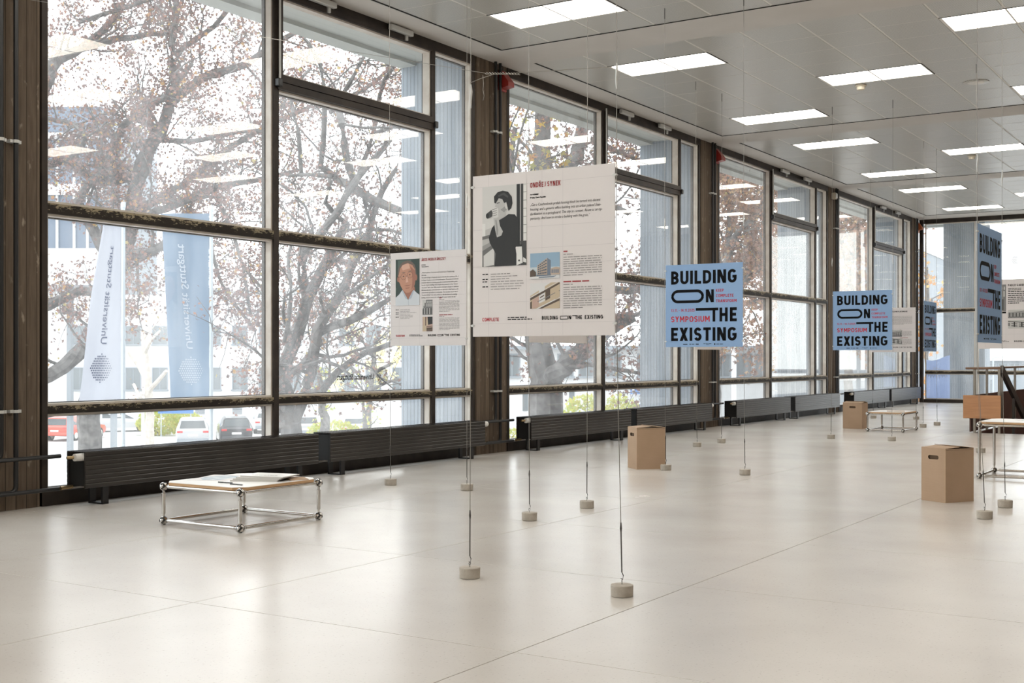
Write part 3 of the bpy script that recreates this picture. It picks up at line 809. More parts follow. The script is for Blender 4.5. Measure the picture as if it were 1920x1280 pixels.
# ---------------------------------------------------------------- lettering
def arc(cx, cy, rx, ry, a0, a1, n=8):
    return [(cx + rx*cos(radians(a0 + (a1-a0)*i/n)), cy + ry*sin(radians(a0 + (a1-a0)*i/n))) for i in range(n+1)]
def glyph(ch, t):
    h = t/2; R = []; D = []; w = .56
    def rr(p, closed=False): R.append((p, closed))
    def oval(w_, y0=h, y1=1-h, r=None, a=None):
        r = r or min((w_-t)/2, (y1-y0)/2)
        return arc(w_-h-r, y1-r, r, r, 0, 90) + arc(h+r, y1-r, r, r, 90, 180) + arc(h+r, y0+r, r, r, 180, 270) + arc(w_-h-r, y0+r, r, r, 270, 360)
    if ch in 'Á': base = 'A'
    elif ch in 'Ř': base = 'R'
    else: base = ch
    c = base
    if c == 'I': w = t; rr([(h, 0), (h, 1)])
    elif c == 'B':
        w = .58; rr([(h, 0), (h, 1)])
        r = .22; rr([(h, 1-h), (w-h-r-.02, 1-h)] + arc(w-h-r-.02, 1-h-(.5-h)/2, r, (.5-h)/2, 90, -90) + [(h, .5)])
        rr([(h, .5), (w-h-r, .5)] + arc(w-h-r, h+(.5-h)/2, r, (.5-h)/2, 90, -90) + [(h, h)])
    elif c == 'U': w = .62; r = (w-t)/2; rr([(h, 1), (h, h+r)] + arc(h+r, h+r, r, r, 180, 360) + [(w-h, 1)])
    elif c == 'L': w = .5; rr([(h, 1), (h, h), (w, h)])
    elif c == 'D': w = .62; r = .26; rr([(h, h), (h, 1-h), (w-h-r, 1-h)] + arc(w-h-r, 1-h-r, r, r, 90, 0) + arc(w-h-r, h+r, r, r, 0, -90), True)
    elif c == 'N': w = .64; rr([(h, 0), (h, 1)]); rr([(w-h, 0), (w-h, 1)]); D.append((h*1.15, 1, w-h*1.15, 0))
    elif c == 'G':
        w = .64; r = (w-t)/2
        rr(arc(h+r, 1-h-r, r, r, 25, 180) + arc(h+r, h+r, r, r, 180, 360) + [(w-h, .46)]); rr([(w*.52, .46), (w, .46)])
    elif c in 'O': w = .64; rr(oval(w), True)
    elif c == 'C': w = .6; r = (w-t)/2; rr(arc(h+r, 1-h-r, r, r, 25, 180) + arc(h+r, h+r, r, r, 180, 335))
    elif c == 'T': w = .56; rr([(0, 1-h), (w, 1-h)]); rr([(w/2, 0), (w/2, 1)])
    elif c == 'H': w = .62; rr([(h, 0), (h, 1)]); rr([(w-h, 0), (w-h, 1)]); rr([(h, .5), (w-h, .5)])
    elif c == 'E': w = .52; rr([(h, 0), (h, 1)]); rr([(0, 1-h), (w, 1-h)]); rr([(0, h), (w, h)]); rr([(0, .5), (w*.9, .5)])
    elif c == 'F': w = .5; rr([(h, 0), (h, 1)]); rr([(0, 1-h), (w, 1-h)]); rr([(0, .5), (w*.88, .5)])
    elif c == 'X': w = .62; D += [(h*1.1, 1, w-h*1.1, 0), (h*1.1, 0, w-h*1.1, 1)]
    elif c == 'S':
        w = .56; r = (1-t)/4; cx = w/2; rx = (w-t)/2
        rr(arc(cx, 1-h-r, rx, r, 20, 180) + arc(cx, 1-h-r, rx, r, 180, 270)[1:] + arc(cx, h+r, rx, r, 90, 0)[1:] + arc(cx, h+r, rx, r, 0, -160)[1:])
    elif c == 'Y': w = .62; D += [(h*1.1, 1, w/2, .44), (w-h*1.1, 1, w/2, .44)]; rr([(w/2, 0), (w/2, .5)])
    elif c == 'M': w = .76; rr([(h, 0), (h, 1)]); rr([(w-h, 0), (w-h, 1)]); D += [(h*1.1, 1, w/2, .3), (w-h*1.1, 1, w/2, .3)]
    elif c == 'P': w = .56; r = .25; rr([(h, 0), (h, 1)]); rr([(h, 1-h), (w-h-r, 1-h)] + arc(w-h-r, 1-h-.25, r, .25, 90, -90) + [(h, 1-h-.5)])
    elif c == 'R': w = .58; r = .25; rr([(h, 0), (h, 1)]); rr([(h, 1-h), (w-h-r-.02, 1-h)] + arc(w-h-r-.02, 1-h-.25, r, .25, 90, -90) + [(h, 1-h-.5)]); D.append((w*.5, .45, w-h*1.1, 0))
    elif c == 'K': w = .58; rr([(h, 0), (h, 1)]); D += [(t*1.1, .45, w-h*1.1, 1), (t*1.3, .55, w-h*1.1, 0)]
    elif c == 'A': w = .66; D += [(w/2, 1, h*1.1, 0), (w/2, 1, w-h*1.1, 0)]; rr([(w*.22, .27), (w*.78, .27)])
    elif c == 'V': w = .64; D += [(w/2, 0, h*1.1, 1), (w/2, 0, w-h*1.1, 1)]
    elif c == 'Z': w = .56; rr([(0, 1-h), (w, 1-h)]); rr([(0, h), (w, h)]); D.append((h*1.3, t*.6, w-h*1.3, 1-t*.6))
    elif c == 'J': w = .42; r = .18; rr([(w-h, 1), (w-h, h+r)] + arc(w-h-r, h+r, r, r, 0, -100))
    elif c == '1': w = .34; rr([(w-h, 0), (w-h, 1)]); D.append((h, .78, w-h, .98))
    elif c == '2': w = .54; r = .25; rr(arc(w/2, 1-h-r+.02, (w-t)/2, r, 165, -20) ); D.append((h*1.3, t*.7, w-h*1.2, .62)); rr([(0, h), (w, h)])
    elif c == '3': w = .54; r = (1-t)/4; rr(arc(w/2-.03, 1-h-r, (w-t)/2, r, 150, -90)); rr(arc(w/2-.03, h+r, (w-t)/2+.03, r, 90, -150))
    elif c == '4': w = .6; rr([(w*.72, 0), (w*.72, 1)]); rr([(0, .28), (w, .28)]); D.append((w*.66, 1, h, .28))
    elif c == '5': w = .54; r = .3; rr([(w*.92, 1-h), (h, 1-h), (h, .56), (w*.45, .6)] + arc(w-h-.23, .32, .23, .28, 80, -90)[1:] + [(0, h)])
    elif c == '0': w = .56; rr(oval(w), True)
    elif c == '.': w = t; rr([(h, 0), (h, t)])
    elif c == '-': w = .32; rr([(0, .42), (w, .42)])
    elif c == '&': w = .6; rr(oval(w), True)
    else: w = .3
    if ch == 'Á': D.append((w*.5, 1.08, w*.72, 1.28))
    if ch == 'Ř': D += [(w*.5, 1.08, w*.28, 1.26), (w*.5, 1.08, w*.72, 1.26)]
    return R, D, w
def ribbon(pts, t, closed):
    n = len(pts); P = [Vector((p[0], p[1])) for p in pts]
    Q = [P[0]]
    for p in P[1:]:
        if (p - Q[-1]).length > 1e-5: Q.append(p)
    if closed and (Q[0]-Q[-1]).length < 1e-5: Q.pop()
    P = Q; n = len(P); Lf = []; Rt = []
    for i in range(n):
        a = P[i-1] if (i > 0 or closed) else None
        b = P[(i+1) % n] if (i < n-1 or closed) else None
        d1 = (P[i]-a).normalized() if a is not None else (b-P[i]).normalized()
        d2 = (b-P[i]).normalized() if b is not None else d1
        n1 = Vector((-d1.y, d1.x)); n2 = Vector((-d2.y, d2.x)); m = (n1+n2)
        if m.length < 1e-4: m = n1
        m.normalize(); k = min(1/max(m.dot(n1), .4), 2)
        Lf.append(P[i] + m*t/2*k); Rt.append(P[i] - m*t/2*k)
    return Lf, Rt, n
def stroke_text(mb, s, x0, z0, cap, width=None, t=.2, sp=.14, y=0, mi=0, space=.3):
    """flat lettering: x0,z0 left baseline, cap = capital height, width = total width to fit"""
    items = []; cur = 0
    for ch in s:
        if ch == ' ': cur += space; continue
        R, D, w = glyph(ch, t); items.append((cur, R, D)); cur += w + sp
    tot = cur - sp
    kx = (width / (tot*cap)) if width else 1
    f = lambda p, ox: (x0 + (p[0]+ox)*cap*kx, y, z0 + p[1]*cap)
    for ox, R, D in items:
        for pts, closed in R:
            Lf, Rt, n = ribbon(pts, t, closed)
            for i in range(n if closed else n-1):
                j = (i+1) % n
                mb.flat([f(Rt[i], ox), f(Rt[j], ox), f(Lf[j], ox), f(Lf[i], ox)], mi)
        for (xa, ya, xb, yb) in D:
            hw = t*.57
            q = [(xa-hw, ya), (xb-hw, yb), (xb+hw, yb), (xa+hw, ya)]
            if ya < yb: q = [(xa-hw, ya), (xa+hw, ya), (xb+hw, yb), (xb-hw, yb)]
            mb.flat([f(p, ox) for p in q], mi)
    return mb
_fonts = {}
def text_geo(s, size, shear=0.0, bold=0.0):
    cu = bpy.data.curves.new('t', 'FONT'); cu.body = s; cu.size = size; cu.shear = shear; cu.offset = bold; cu.resolution_u = 2; cu.fill_mode = 'FRONT'
    ob = bpy.data.objects.new('t', cu); me = ob.to_mesh()
    vs = [tuple(v.co) for v in me.vertices]; fs = [tuple(p.vertices) for p in me.polygons]
    ob.to_mesh_clear(); bpy.data.objects.remove(ob); bpy.data.curves.remove(cu)
    return vs, fs
def font_text(mb, s, x0, z0, cap, width=None, y=0, shear=0, bold=0, mi=0):
    vs, fs = text_geo(s, cap/.73, shear, bold)
    if not vs: return
    xm = min(v[0] for v in vs); xM = max(v[0] for v in vs); k = width/(xM-xm) if width else 1
    mb.add([(x0 + (v[0]-xm)*k, y, z0 + v[1]) for v in vs], fs, mi)
def greek(mb, x0, x1, z, hgt, seed, last=1.0, y=0, mi=0, wl=(.012, .045)):
    r = random.Random(seed); x = x0; e = x0 + (x1-x0)*last
    while x < e - .003:
        w = min(r.uniform(*wl), e - x)
        mb.flat([(x, y, z), (x+w, y, z), (x+w, y, z+hgt), (x, y, z+hgt)], mi); x += w + r.uniform(.0035, .006)

# ---------------------------------------------------------------- posters, cables, weights
PS = .872; Z_P = 1.315
def board(name, m, label, group, loc, rz):
    t = thing(name, label, 'poster', loc, rz, group)
    MB().cbox(0, PS, 0, .006, 0, PS, .0008).build('board', m, t)
    for (x, z) in ((0, .06), (PS, .06), (0, PS-.06), (PS, PS-.06)):
        c = MB().tube([(x, -.006, z), (x, .012, z)], .007, 10); c.box(x-.012, x+.012, -.004, .01, z-.004, z+.004)
        c.build('clip', M['alu'], t)
    return t
U = lambda u: u*PS
V = lambda v: (1-v)*PS
def rect(mb, u0, u1, v0, v1, y, mi=0):
    mb.flat([(U(u0), y, V(v1)), (U(u1), y, V(v1)), (U(u1), y, V(v0)), (U(u0), y, V(v0))], mi)
def poly_in(mb, fr, pts, y, mi):
    u0, u1, v0, v1 = fr
    mb.flat([(U(u0+(u1-u0)*p[0]), y, V(v0+(v1-v0)*p[1])) for p in pts][::-1], mi)
def grid_lines(t, m, us, vs):
    g = MB()
    for u in us: g.flat([(U(u)-.0007, -.0006, 0), (U(u)+.0007, -.0006, 0), (U(u)+.0007, -.0006, PS), (U(u)-.0007, -.0006, PS)])
    for v in vs: g.flat([(0, -.0006, V(v)-.0007), (PS, -.0006, V(v)-.0007), (PS, -.0006, V(v)+.0007), (0, -.0006, V(v)+.0007)])
    g.build('grid_lines', m, t)
def blue_poster(label, loc, rz):
    t = board('poster', M['pblue'], label, 'blue symposium posters', loc, rz)
    grid_lines(t, M['inkbline'], (.10, .405, .51, .82), (.065, .335, .45, .545, .78, .935))
    Y = -.0012
    b = MB()
    stroke_text(b, 'BUILDING', U(.073), V(.238), U(.161), U(.85), .205, .125, Y)
    stroke_text(b, 'EXISTING', U(.073), V(.926), U(.161), U(.85), .205, .125, Y)
    # stretched O
    r = U(.072); t_ = U(.034); x0, x1, z0, z1 = U(.073), U(.507), V(.468), V(.306); h = t_/2
    pts = arc(x1-h-r, z1-h-r, r, r, 0, 90) + arc(x0+h+r, z1-h-r, r, r, 90, 180) + arc(x0+h+r, z0+h+r, r, r, 180, 270) + arc(x1-h-r, z0+h+r, r, r, 270, 360)
    Lf, Rt, n = ribbon(pts, t_, True)
    for i in range(n):
        j = (i+1) % n
        b.flat([(Rt[i].x, Y, Rt[i].y), (Rt[j].x, Y, Rt[j].y), (Lf[j].x, Y, Lf[j].y), (Lf[i].x, Y, Lf[i].y)])
    stroke_text(b, 'N', U(.53), V(.465), U(.155), U(.103), .205, .1, Y)
    rect(b, .40, .69, .53, .563, Y); rect(b, .617, .652, .53, .697, Y)
    stroke_text(b, 'HE', U(.706), V(.697), U(.166), U(.219), .205, .17, Y)
    b.build('lettering', M['ink'], t)
    rd = MB(); stroke_text(rd, 'KEEP', U(.66), V(.341), U(.033), U(.10), .17, .16, Y); rd.build('theme_word', M['inkred'], t); rd = MB()
    stroke_text(rd, 'COMPLETE', U(.66), V(.405), U(.034), U(.225), .17, .16, Y); rd.build('theme_word', M['inkred'], t); rd = MB()
    stroke_text(rd, 'TRANSFORM', U(.66), V(.468), U(.034), U(.262), .17, .16, Y); rd.build('theme_word', M['inkred'], t); rd = MB()
    stroke_text(rd, '13.11. - 14.11.2025', U(.073), V(.570), U(.032), U(.312), .16, .14, Y); rd.build('date', M['inkred'], t); rd = MB()
    stroke_text(rd, 'SYMPOSIUM', U(.073), V(.697), U(.070), U(.507), .17, .14, Y)
    rd.build('red_title', M['inkred'], t, )['label'] = 'red lettering'
    lg = MB()
    rect(lg, .232, .29, .962, .972, Y)
    lg.flat([(U(.325)+.007*cos(a), Y, V(.966)+.007*sin(a)) for a in [2*pi*k/10 for k in range(10)]]); rect(lg, .343, .38, .962, .97, Y)
    for u in (.405, .418, .431): lg.flat([(U(u)+.006*cos(a), Y, V(.966)+.006*sin(a)) for a in [2*pi*k/10 for k in range(10)]])
    greek(lg, U(.50), U(.605), V(.962), .004, 3, y=Y); greek(lg, U(.535), U(.575), V(.974), .004, 4, y=Y)
    lg.flat([(U(.645)+.008*cos(a), Y, V(.966)+.008*sin(a)) for a in [2*pi*k/12 for k in range(12)]]); greek(lg, U(.665), U(.75), V(.969), .006, 5, y=Y)
    lg.build('sponsor_logos', M['ink'], t)
    return t

PH = {}
def pm(k, c): 
    if k not in PH: PH[k] = mat('print_'+k, c, .5)
    return PH[k]
greys = [pm('grey%d' % i, (v, v, v*.98)) for i, v in enumerate((.012, .05, .14, .30, .48, .62, .74))]
def ell(cx, cy, rx, ry, n=18, a0=0, a1=360): return arc(cx, cy, rx, ry, a0, a1, n)[:None if a1-a0 < 360 else -1]
def photo_man_drinking(t, fr):
    b = MB(); y = -.0012; st = [0]
    def P(pts, g): st[0] += 1; poly_in(b, fr, pts, y - st[0]*.00006, g)
    P([(0,0),(1,0),(1,1),(0,1)], 5)
    P([(0,0),(.76,0),(.76,1),(0,1)], 5); P([(0,.55),(.3,.5),(.3,1),(0,1)], 4)
    P([(.78,0),(.855,0),(.855,1),(.78,1)], 0); P([(.87,0),(.93,0),(.93,.72),(.87,.72)], 1)
    P([(.93,.02),(1,.02),(1,.7),(.93,.7)], 6)
    for k in range(6): P([(.93,.1+.1*k),(1,.1+.1*k),(1,.108+.1*k),(.93,.108+.1*k)], 3)
    P([(.86,.7),(1,.7),(1,1),(.86,1)], 1)
    P([(0,.74),(.33,.66),(.33,.70),(0,.80)], 3); P([(0,.80),(.33,.70),(.3,1),(0,1)], 2); P([(.03,.86),(.28,.76),(.27,.98),(.03,1)], 5)
    P([(.0,.46),(.07,.46),(.07,.62),(.0,.63)], 6); P([(0,.62),(.2,.6),(.2,.64),(0,.66)], 2)
    P([(.49,.40),(.60,.36),(.74,.37),(.83,.44),(.855,.55),(.84,.70),(.80,.86),(.80,1),(.28,1),(.31,.84),(.17,.70),(.15,.64),(.22,.52),(.34,.44)], 0)
    P([(.38,.42),(.49,.40),(.54,.37),(.56,.30),(.40,.33),(.39,.38)], 4)        # neck
    P(ell(.47,.22,.155,.135), 4)                                                # face
    P([(.33,.2),(.29,.26),(.33,.275),(.36,.30),(.42,.33),(.5,.34),(.55,.3),(.5,.18)], 4)
    P([(.42,.30),(.50,.335),(.56,.30),(.52,.26)], 3)
    P(ell(.555,.255,.035,.04), 5)                                               # ear
    P([(.28,.21),(.27,.13),(.35,.08),(.47,.065),(.59,.085),(.675,.15),(.69,.23),(.66,.29),(.60,.32),(.575,.27),(.55,.21),(.50,.22),(.46,.17),(.38,.155),(.33,.20),(.31,.22)], 0)
    P([(.36,.12),(.50,.09),(.6,.14),(.58,.16),(.48,.12),(.38,.14)], 1)
    P([(.335,.212),(.40,.205),(.40,.216),(.335,.222)], 1)
    P([(.09,.34),(.22,.29),(.27,.32),(.25,.37),(.13,.40),(.09,.38)], 1); P(ell(.12,.365,.035,.033), 0)   # cup
    P([(.2,.28),(.30,.26),(.37,.28),(.385,.34),(.35,.40),(.28,.42),(.23,.38),(.24,.33)], 5)              # hand
    for k in range(4): P([(.22,.292+.025*k),(.34,.275+.027*k),(.34,.281+.027*k),(.22,.298+.025*k)], 2)
    P([(.26,.40),(.375,.39),(.41,.50),(.475,.57),(.44,.62),(.34,.64),(.30,.55)], 4)
    P([(.30,.42),(.33,.42),(.37,.55),(.36,.62),(.33,.60)], 3)
    P([(.76,.78),(.80,.75),(.90,.76),(.92,.97),(.78,1),(.78,.86)], 6); P(ell(.84,.94,.02,.012), 1); P([(.78,.745),(.90,.745),(.90,.77),(.78,.77)], 0)
    P([(.93,.9),(1,.93),(1,.97),(.93,.96)], 6)
    b.build('portrait_photo', greys, t)['label'] = 'black and white photo of a man drinking from a cup'
def photo_glasses(t, fr):
    ms = [pm('green', (.035, .06, .05)), pm('skin', (.52, .27, .18)), pm('skind', (.36, .16, .11)), pm('skinl', (.66, .40, .30)), pm('hair', (.15, .11, .09)), pm('shirt', (.62, .66, .70)),
          pm('shirtd', (.42, .47, .53)), pm('dark', (.03, .025, .022)), pm('green2', (.08, .12, .10))]
    b = MB(); y = -.0012; st = [0]
    def P(pts, g): st[0] += 1; poly_in(b, fr, pts, y - st[0]*.00006, g)
    P([(0,0),(1,0),(1,1),(0,1)], 0); P([(.1,.02),(.65,.02),(.65,.06),(.3,.3),(.1,.3)], 8)
    P([(.05,.62),(.0,.8),(0,.62)], 8)
    P([(.28,.66),(.80,.60),(.84,.80),(.58,.88),(.30,.80)], 2)
    P(ell(.485,.36,.375,.29, 26), 1)
    P([(.13,.40),(.86,.36),(.80,.56),(.72,.66),(.58,.725),(.44,.725),(.30,.66),(.20,.56)], 1)
    P([(.60,.15),(.80,.25),(.84,.42),(.78,.58),(.66,.68),(.70,.50),(.70,.35)], 2)
    P([(.22,.14),(.55,.09),(.60,.2),(.3,.24)], 3)
    P(ell(.115,.43,.05,.06), 2); P(ell(.865,.40,.04,.07), 2)
    P([(.09,.36),(.10,.22),(.18,.12),(.30,.06),(.50,.03),(.68,.06),(.80,.13),(.86,.24),(.87,.36),(.83,.34),(.80,.22),(.70,.13),(.5,.085),(.3,.12),(.19,.2),(.13,.34)], 4)
    for cx in (.335, .60):
        ring = [(cx + .115*cos(2*pi*k/24), (.375 if cx < .5 else .345) + .068*sin(2*pi*k/24)) for k in range(24)]
        inn = [(cx + .107*cos(2*pi*k/24), (.375 if cx < .5 else .345) + .063*sin(2*pi*k/24)) for k in range(24)]
        P(inn, 1)
        st[0] += 1
        for k in range(24):
            j = (k+1) % 24; poly_in(b, fr, [ring[k], ring[j], inn[j], inn[k]], y - st[0]*.00006, 7)
        cy = .37 if cx < .5 else .34
        P([(cx-.07,cy),(cx,cy-.018),(cx+.07,cy),(cx,cy+.012)], 2); P([(cx-.05,cy),(cx,cy-.010),(cx+.05,cy),(cx,cy+.008)], 3); P(ell(cx,cy-.001,.026,.013), 7)
        P([(cx-.1,cy-.075),(cx+.02,cy-.09),(cx+.1,cy-.075),(cx+.02,cy-.070)], 4); P([(cx-.08,cy+.03),(cx,cy+.042),(cx+.08,cy+.03),(cx,cy+.034)], 2)
    P([(.445,.365),(.49,.355),(.49,.365),(.445,.375)], 7); P([(.09,.375),(.22,.375),(.22,.383),(.09,.383)], 7)
    P([(.45,.38),(.49,.37),(.525,.47),(.54,.495),(.47,.51),(.42,.50),(.44,.47)], 3); P([(.43,.497),(.47,.51),(.53,.497),(.52,.505),(.47,.518)], 2)
    P([(.36,.575),(.46,.56),(.58,.56),(.66,.55),(.57,.578),(.46,.585)], 2)
    P([(.40,.62),(.60,.61),(.56,.635),(.44,.64)], 2)
    P([(0,.83),(.17,.75),(.26,.68),(.40,.80),(.53,.88),(.66,.78),(.78,.68),(.90,.74),(1,.78),(1,1),(0,1)], 5)
    P([(.26,.68),(.30,.66),(.53,.88),(.42,.85)], 6); P([(.78,.68),(.74,.67),(.53,.88),(.66,.85)], 6); P([(.53,.88),(.545,.88),(.56,1),(.54,1)], 6)
    b.build('portrait_photo', ms, t)['label'] = 'colour portrait of a man in round glasses and white shirt'
def photo_house(t, fr, kind):
    b = MB(); y = -.0012; st = [0]
    ms = [pm('sky', (.28, .42, .56)), pm('skyl', (.55, .62, .66)), pm('facade', (.50, .40, .32)), pm('facaded', (.16, .20, .26)), pm('win', (.08, .12, .17)), pm('snow', (.70, .70, .70)), pm('cream', (.55, .45, .32)),
          pm('umber', (.10, .07, .05)), pm('rose', (.52, .36, .30)), pm('g1', (.20, .20, .20)), pm('g2', (.55, .55, .53)), pm('g3', (.03, .03, .03))]
    def P(pts, g): st[0] += 1; poly_in(b, fr, pts, y - st[0]*.00006, g)
    if kind == 0:
        P([(0,0),(1,0),(1,1),(0,1)], 0); P([(0,.55),(1,.55),(1,1),(0,1)], 1)
        P([(.24,.48),(.58,.2),(.58,.86),(.24,.84)], 2); P([(.58,.2),(.70,.3),(.70,.88),(.58,.86)], 3)
        for r in range(5):
            for c in range(5):
                x0 = .265+.062*c; yt = .48-.28*(x0-.24)/.34; yb = .84; q = yt + (yb-yt)*(r+.25)/5; q2 = yt+(yb-yt)*(r+.7)/5
                P([(x0,q),(x0+.045,q-.02),(x0+.045,q2-.01),(x0,q2)], 4)
        P([(.70,.62),(.88,.56),(1,.6),(1,.86),(.70,.86)], 2)
        for c in range(4): P([(.73+.065*c,.66),(.775+.065*c,.655),(.775+.065*c,.8),(.73+.065*c,.8)], 3)
        P([(.22,.84),(.72,.86),(.72,.92),(.22,.93)], 3); P([(0,.7),(.1,.62),(.2,.74),(.2,.9),(0,.92)], 7); P([(0,.92),(1,.88),(1,1),(0,1)], 5); P([(.3,.93),(.9,.9),(.8,.96),(.3,.97)], 3)
    elif kind == 1:
        P([(0,0),(1,0),(1,1),(0,1)], 6); P([(0,0),(.7,0),(0,.5)], 5); P([(.3,.2),(.5,.1),(.5,.7),(.3,.8)], 5); P([(.68,.1),(.85,0),(1,0),(1,.3),(.7,.5)], 6)
        P([(.52,.3),(.68,.2),(.68,.6),(.52,.7)], 7); P([(0,.58),(.98,0),(1,.02),(1,.06),(0,.68)], 7); P([(0,.55),(.9,0),(.93,0),(0,.58)], 5)
        P([(.08,.66),(.3,.52),(.3,.92),(.08,1)], 8); P([(.25,.72),(1,.3),(1,.33),(.25,.75)], 9); P([(.2,1),(1,.62),(1,.7),(.4,1)], 7); P([(.2,1),(1,.56),(1,.6),(.28,1)], 5)
        P([(.85,.3),(.97,.22),(.97,.6),(.85,.66)], 6); P([(0,.75),(.06,.7),(.06,1),(0,1)], 7); P([(.34,.55),(.48,.46),(.48,.5),(.34,.6)], 7)
    elif kind == 2:
        P([(0,0),(1,0),(1,1),(0,1)], 10); P([(.2,.2),(.35,.2),(.35,.0),(1,0),(1,1),(0,1),(0,.62),(.1,.62),(.1,.4),(.2,.4)], 9)
        for k in range(5):
            P(ell(.48+.11*k,.14,.03,.07), 10); P([(.4+.12*k,.24),(.46+.12*k,.24),(.46+.12*k,.45),(.4+.12*k,.45)], 10)
        for k in range(7): P([(.05+.13*k,.55),(.1+.13*k,.55),(.1+.13*k,.95),(.05+.13*k,.95)], 10 if k % 2 else 11)
    elif kind == 3:
        P([(0,0),(1,0),(1,1),(0,1)], 8); P([(.5,0),(1,0),(1,.5),(.55,.55)], 11); P([(.1,0),(.24,0),(.24,.6),(.1,.6)], 6); P([(.28,0),(.36,0),(.36,.6),(.28,.6)], 7)
        P([(.36,.3),(.5,.1),(.56,.6),(.36,.6)], 6); P([(.4,.66),(1,.62),(1,.9),(.4,.92)], 7); P([(.42,.7),(.98,.66),(.98,.72),(.42,.76)], 8); P([(0,.6),(.4,.6),(.4,1),(0,1)], 6); P([(.4,.93),(1,.91),(1,1),(.4,1)], 7)
    elif kind == 4:
        P([(0,0),(1,0),(1,1),(0,1)], 10); P([(.0,.35),(.35,.25),(1,.1),(1,.85),(0,.85)], 9)
        for k in range(4): P([(.02,.40+.12*k),(1,.16+.16*k),(1,.22+.16*k),(.02,.44+.12*k)], 10)
        for k in range(6): P([(.06+.16*k,.38),(.1+.16*k,.37),(.1+.16*k,.84),(.06+.16*k,.84)], 11)
        P([(0,.85),(1,.85),(1,1),(0,1)], 11 if fr[0] > .5 else 9)
    else:
        P([(0,0),(1,0),(1,1),(0,1)], 10); P([(0,.1),(1,.3),(1,.36),(0,.2)], 11); P([(0,.3),(1,.5),(1,.9),(0,.7)], 9); P([(.1,.45),(.9,.6),(.9,.7),(.1,.55)], 10); P([(0,.75),(1,.95),(1,1),(0,1)], 10)
        for k in range(5): P([(.1+.18*k,.2+.03*k),(.16+.18*k,.21+.03*k),(.16+.18*k,.8),(.1+.18*k,.78)], 11 if k % 2 else 10)
    b.build('building_photo', ms, t)
def person_poster(label, loc, rz, name, name_w, bottom, seed, quote=None, subs=(), photo=None, pics=(0, 1), picbox=None, name_m='inkdred', txt2=True):
    t = board('poster', M['pw'], label, 'white speaker posters', loc, rz)
    Y = -.0012
    grid_lines(t, M['inkline'], (.12, .395, .505, .65), (.073, .337, .467, .567, .79, .92))
    if photo: photo(t, (.073, .396, .072, .568))
    if picbox is None: picbox = ((.422, .63, .50, .655), (.422, .63, .68, .835))
    for k, fr in zip(pics, picbox): photo_house(t, fr, k)
    b = MB(); stroke_text(b, name, U(.422), V(.102), U(.030), U(name_w), .19, .15, Y); 
    b.build('name_lettering', M[name_m], t)
    b = MB(); stroke_text(b, bottom, U(.073), V(.905), U(.021), U(.122), .18, .15, Y); b.build('session_word', M['inkred'], t)
    k = MB()
    stroke_text(k, 'BUILDING', U(.505), V(.902), U(.022), U(.112), .19, .14, Y)
    stroke_text(k, 'N', U(.69), V(.902), U(.022), U(.018), .19, .14, Y)
    stroke_text(k, 'THE', U(.735), V(.902), U(.022), U(.047), .19, .14, Y)
    stroke_text(k, 'EXISTING', U(.80), V(.902), U(.022), U(.122), .19, .14, Y)
    rect(k, .715, .745, .8795, .8835, Y)
    for (a, c, d, e) in ((.632, .685, .881, .885), (.632, .685, .899, .903), (.632, .636, .881, .903), (.681, .685, .881, .903)): rect(k, a, c, d, e, Y)
    k.build('symposium_lettering', M['ink'], t)
    s = MB()
    for i, sb in enumerate(subs): font_text(s, sb, U(.422), V(.147 + .0195*i), U(.0085), None, Y, 0, .0006)
    for i in range(2): greek(s, U(.26), U(.435), V(.887 + .012*i), U(.0055), seed+i, (.8, 1)[i], Y, 0, (.01, .03))
    for i in range(7):
        if photo and i in (0, 2, 3, 5): greek(s, U(.073), U(.115), V(.617 + .0155*i), U(.006), seed+20+i, 1, Y, 0, (.012, .02))
    if s.v: s.build('small_bold_text', M['ink'], t)
    g = MB()
    if photo:
        for i in range(7): greek(g, U(.135), U(.385), V(.617 + .0155*i), U(.0045), seed+40+i, random.Random(seed+i).uniform(.5, .98), Y)
    if txt2:
        for (v0, n) in ((.535, 9), (.715, 10)):
            for i in range(n): greek(g, U(.655), U(.92), V(v0 + .0135*i), U(.0048), seed+60+i+n, .5 if i == n-1 else .98, Y)
        greek(g, U(.655), U(.72), V(.518), U(.005), seed+90, 1, Y); greek(g, U(.655), U(.72), V(.698), U(.005), seed+91, 1, Y)
        rd = MB(); greek(rd, U(.655), U(.685), V(.502), U(.0075), seed+92, 1, Y); greek(rd, U(.655), U(.83), V(.682), U(.0075), seed+93, 1, Y, 0, (.03, .06)); rd.build('red_headings', M['inkdred'], t)
    if g.v: g.build('body_text', M['inkgrey'], t)['kind'] = 'stuff'
    q = MB()
    if quote:
        v0, dv, cap, lines = quote
        for i, (ln, u1) in enumerate(lines): font_text(q, ln, U(.422), V(v0 + dv*i), U(cap), U(u1 - .422), Y, .25)
    if q.v: q.build('quote_text', M['ink'], t)
    return t

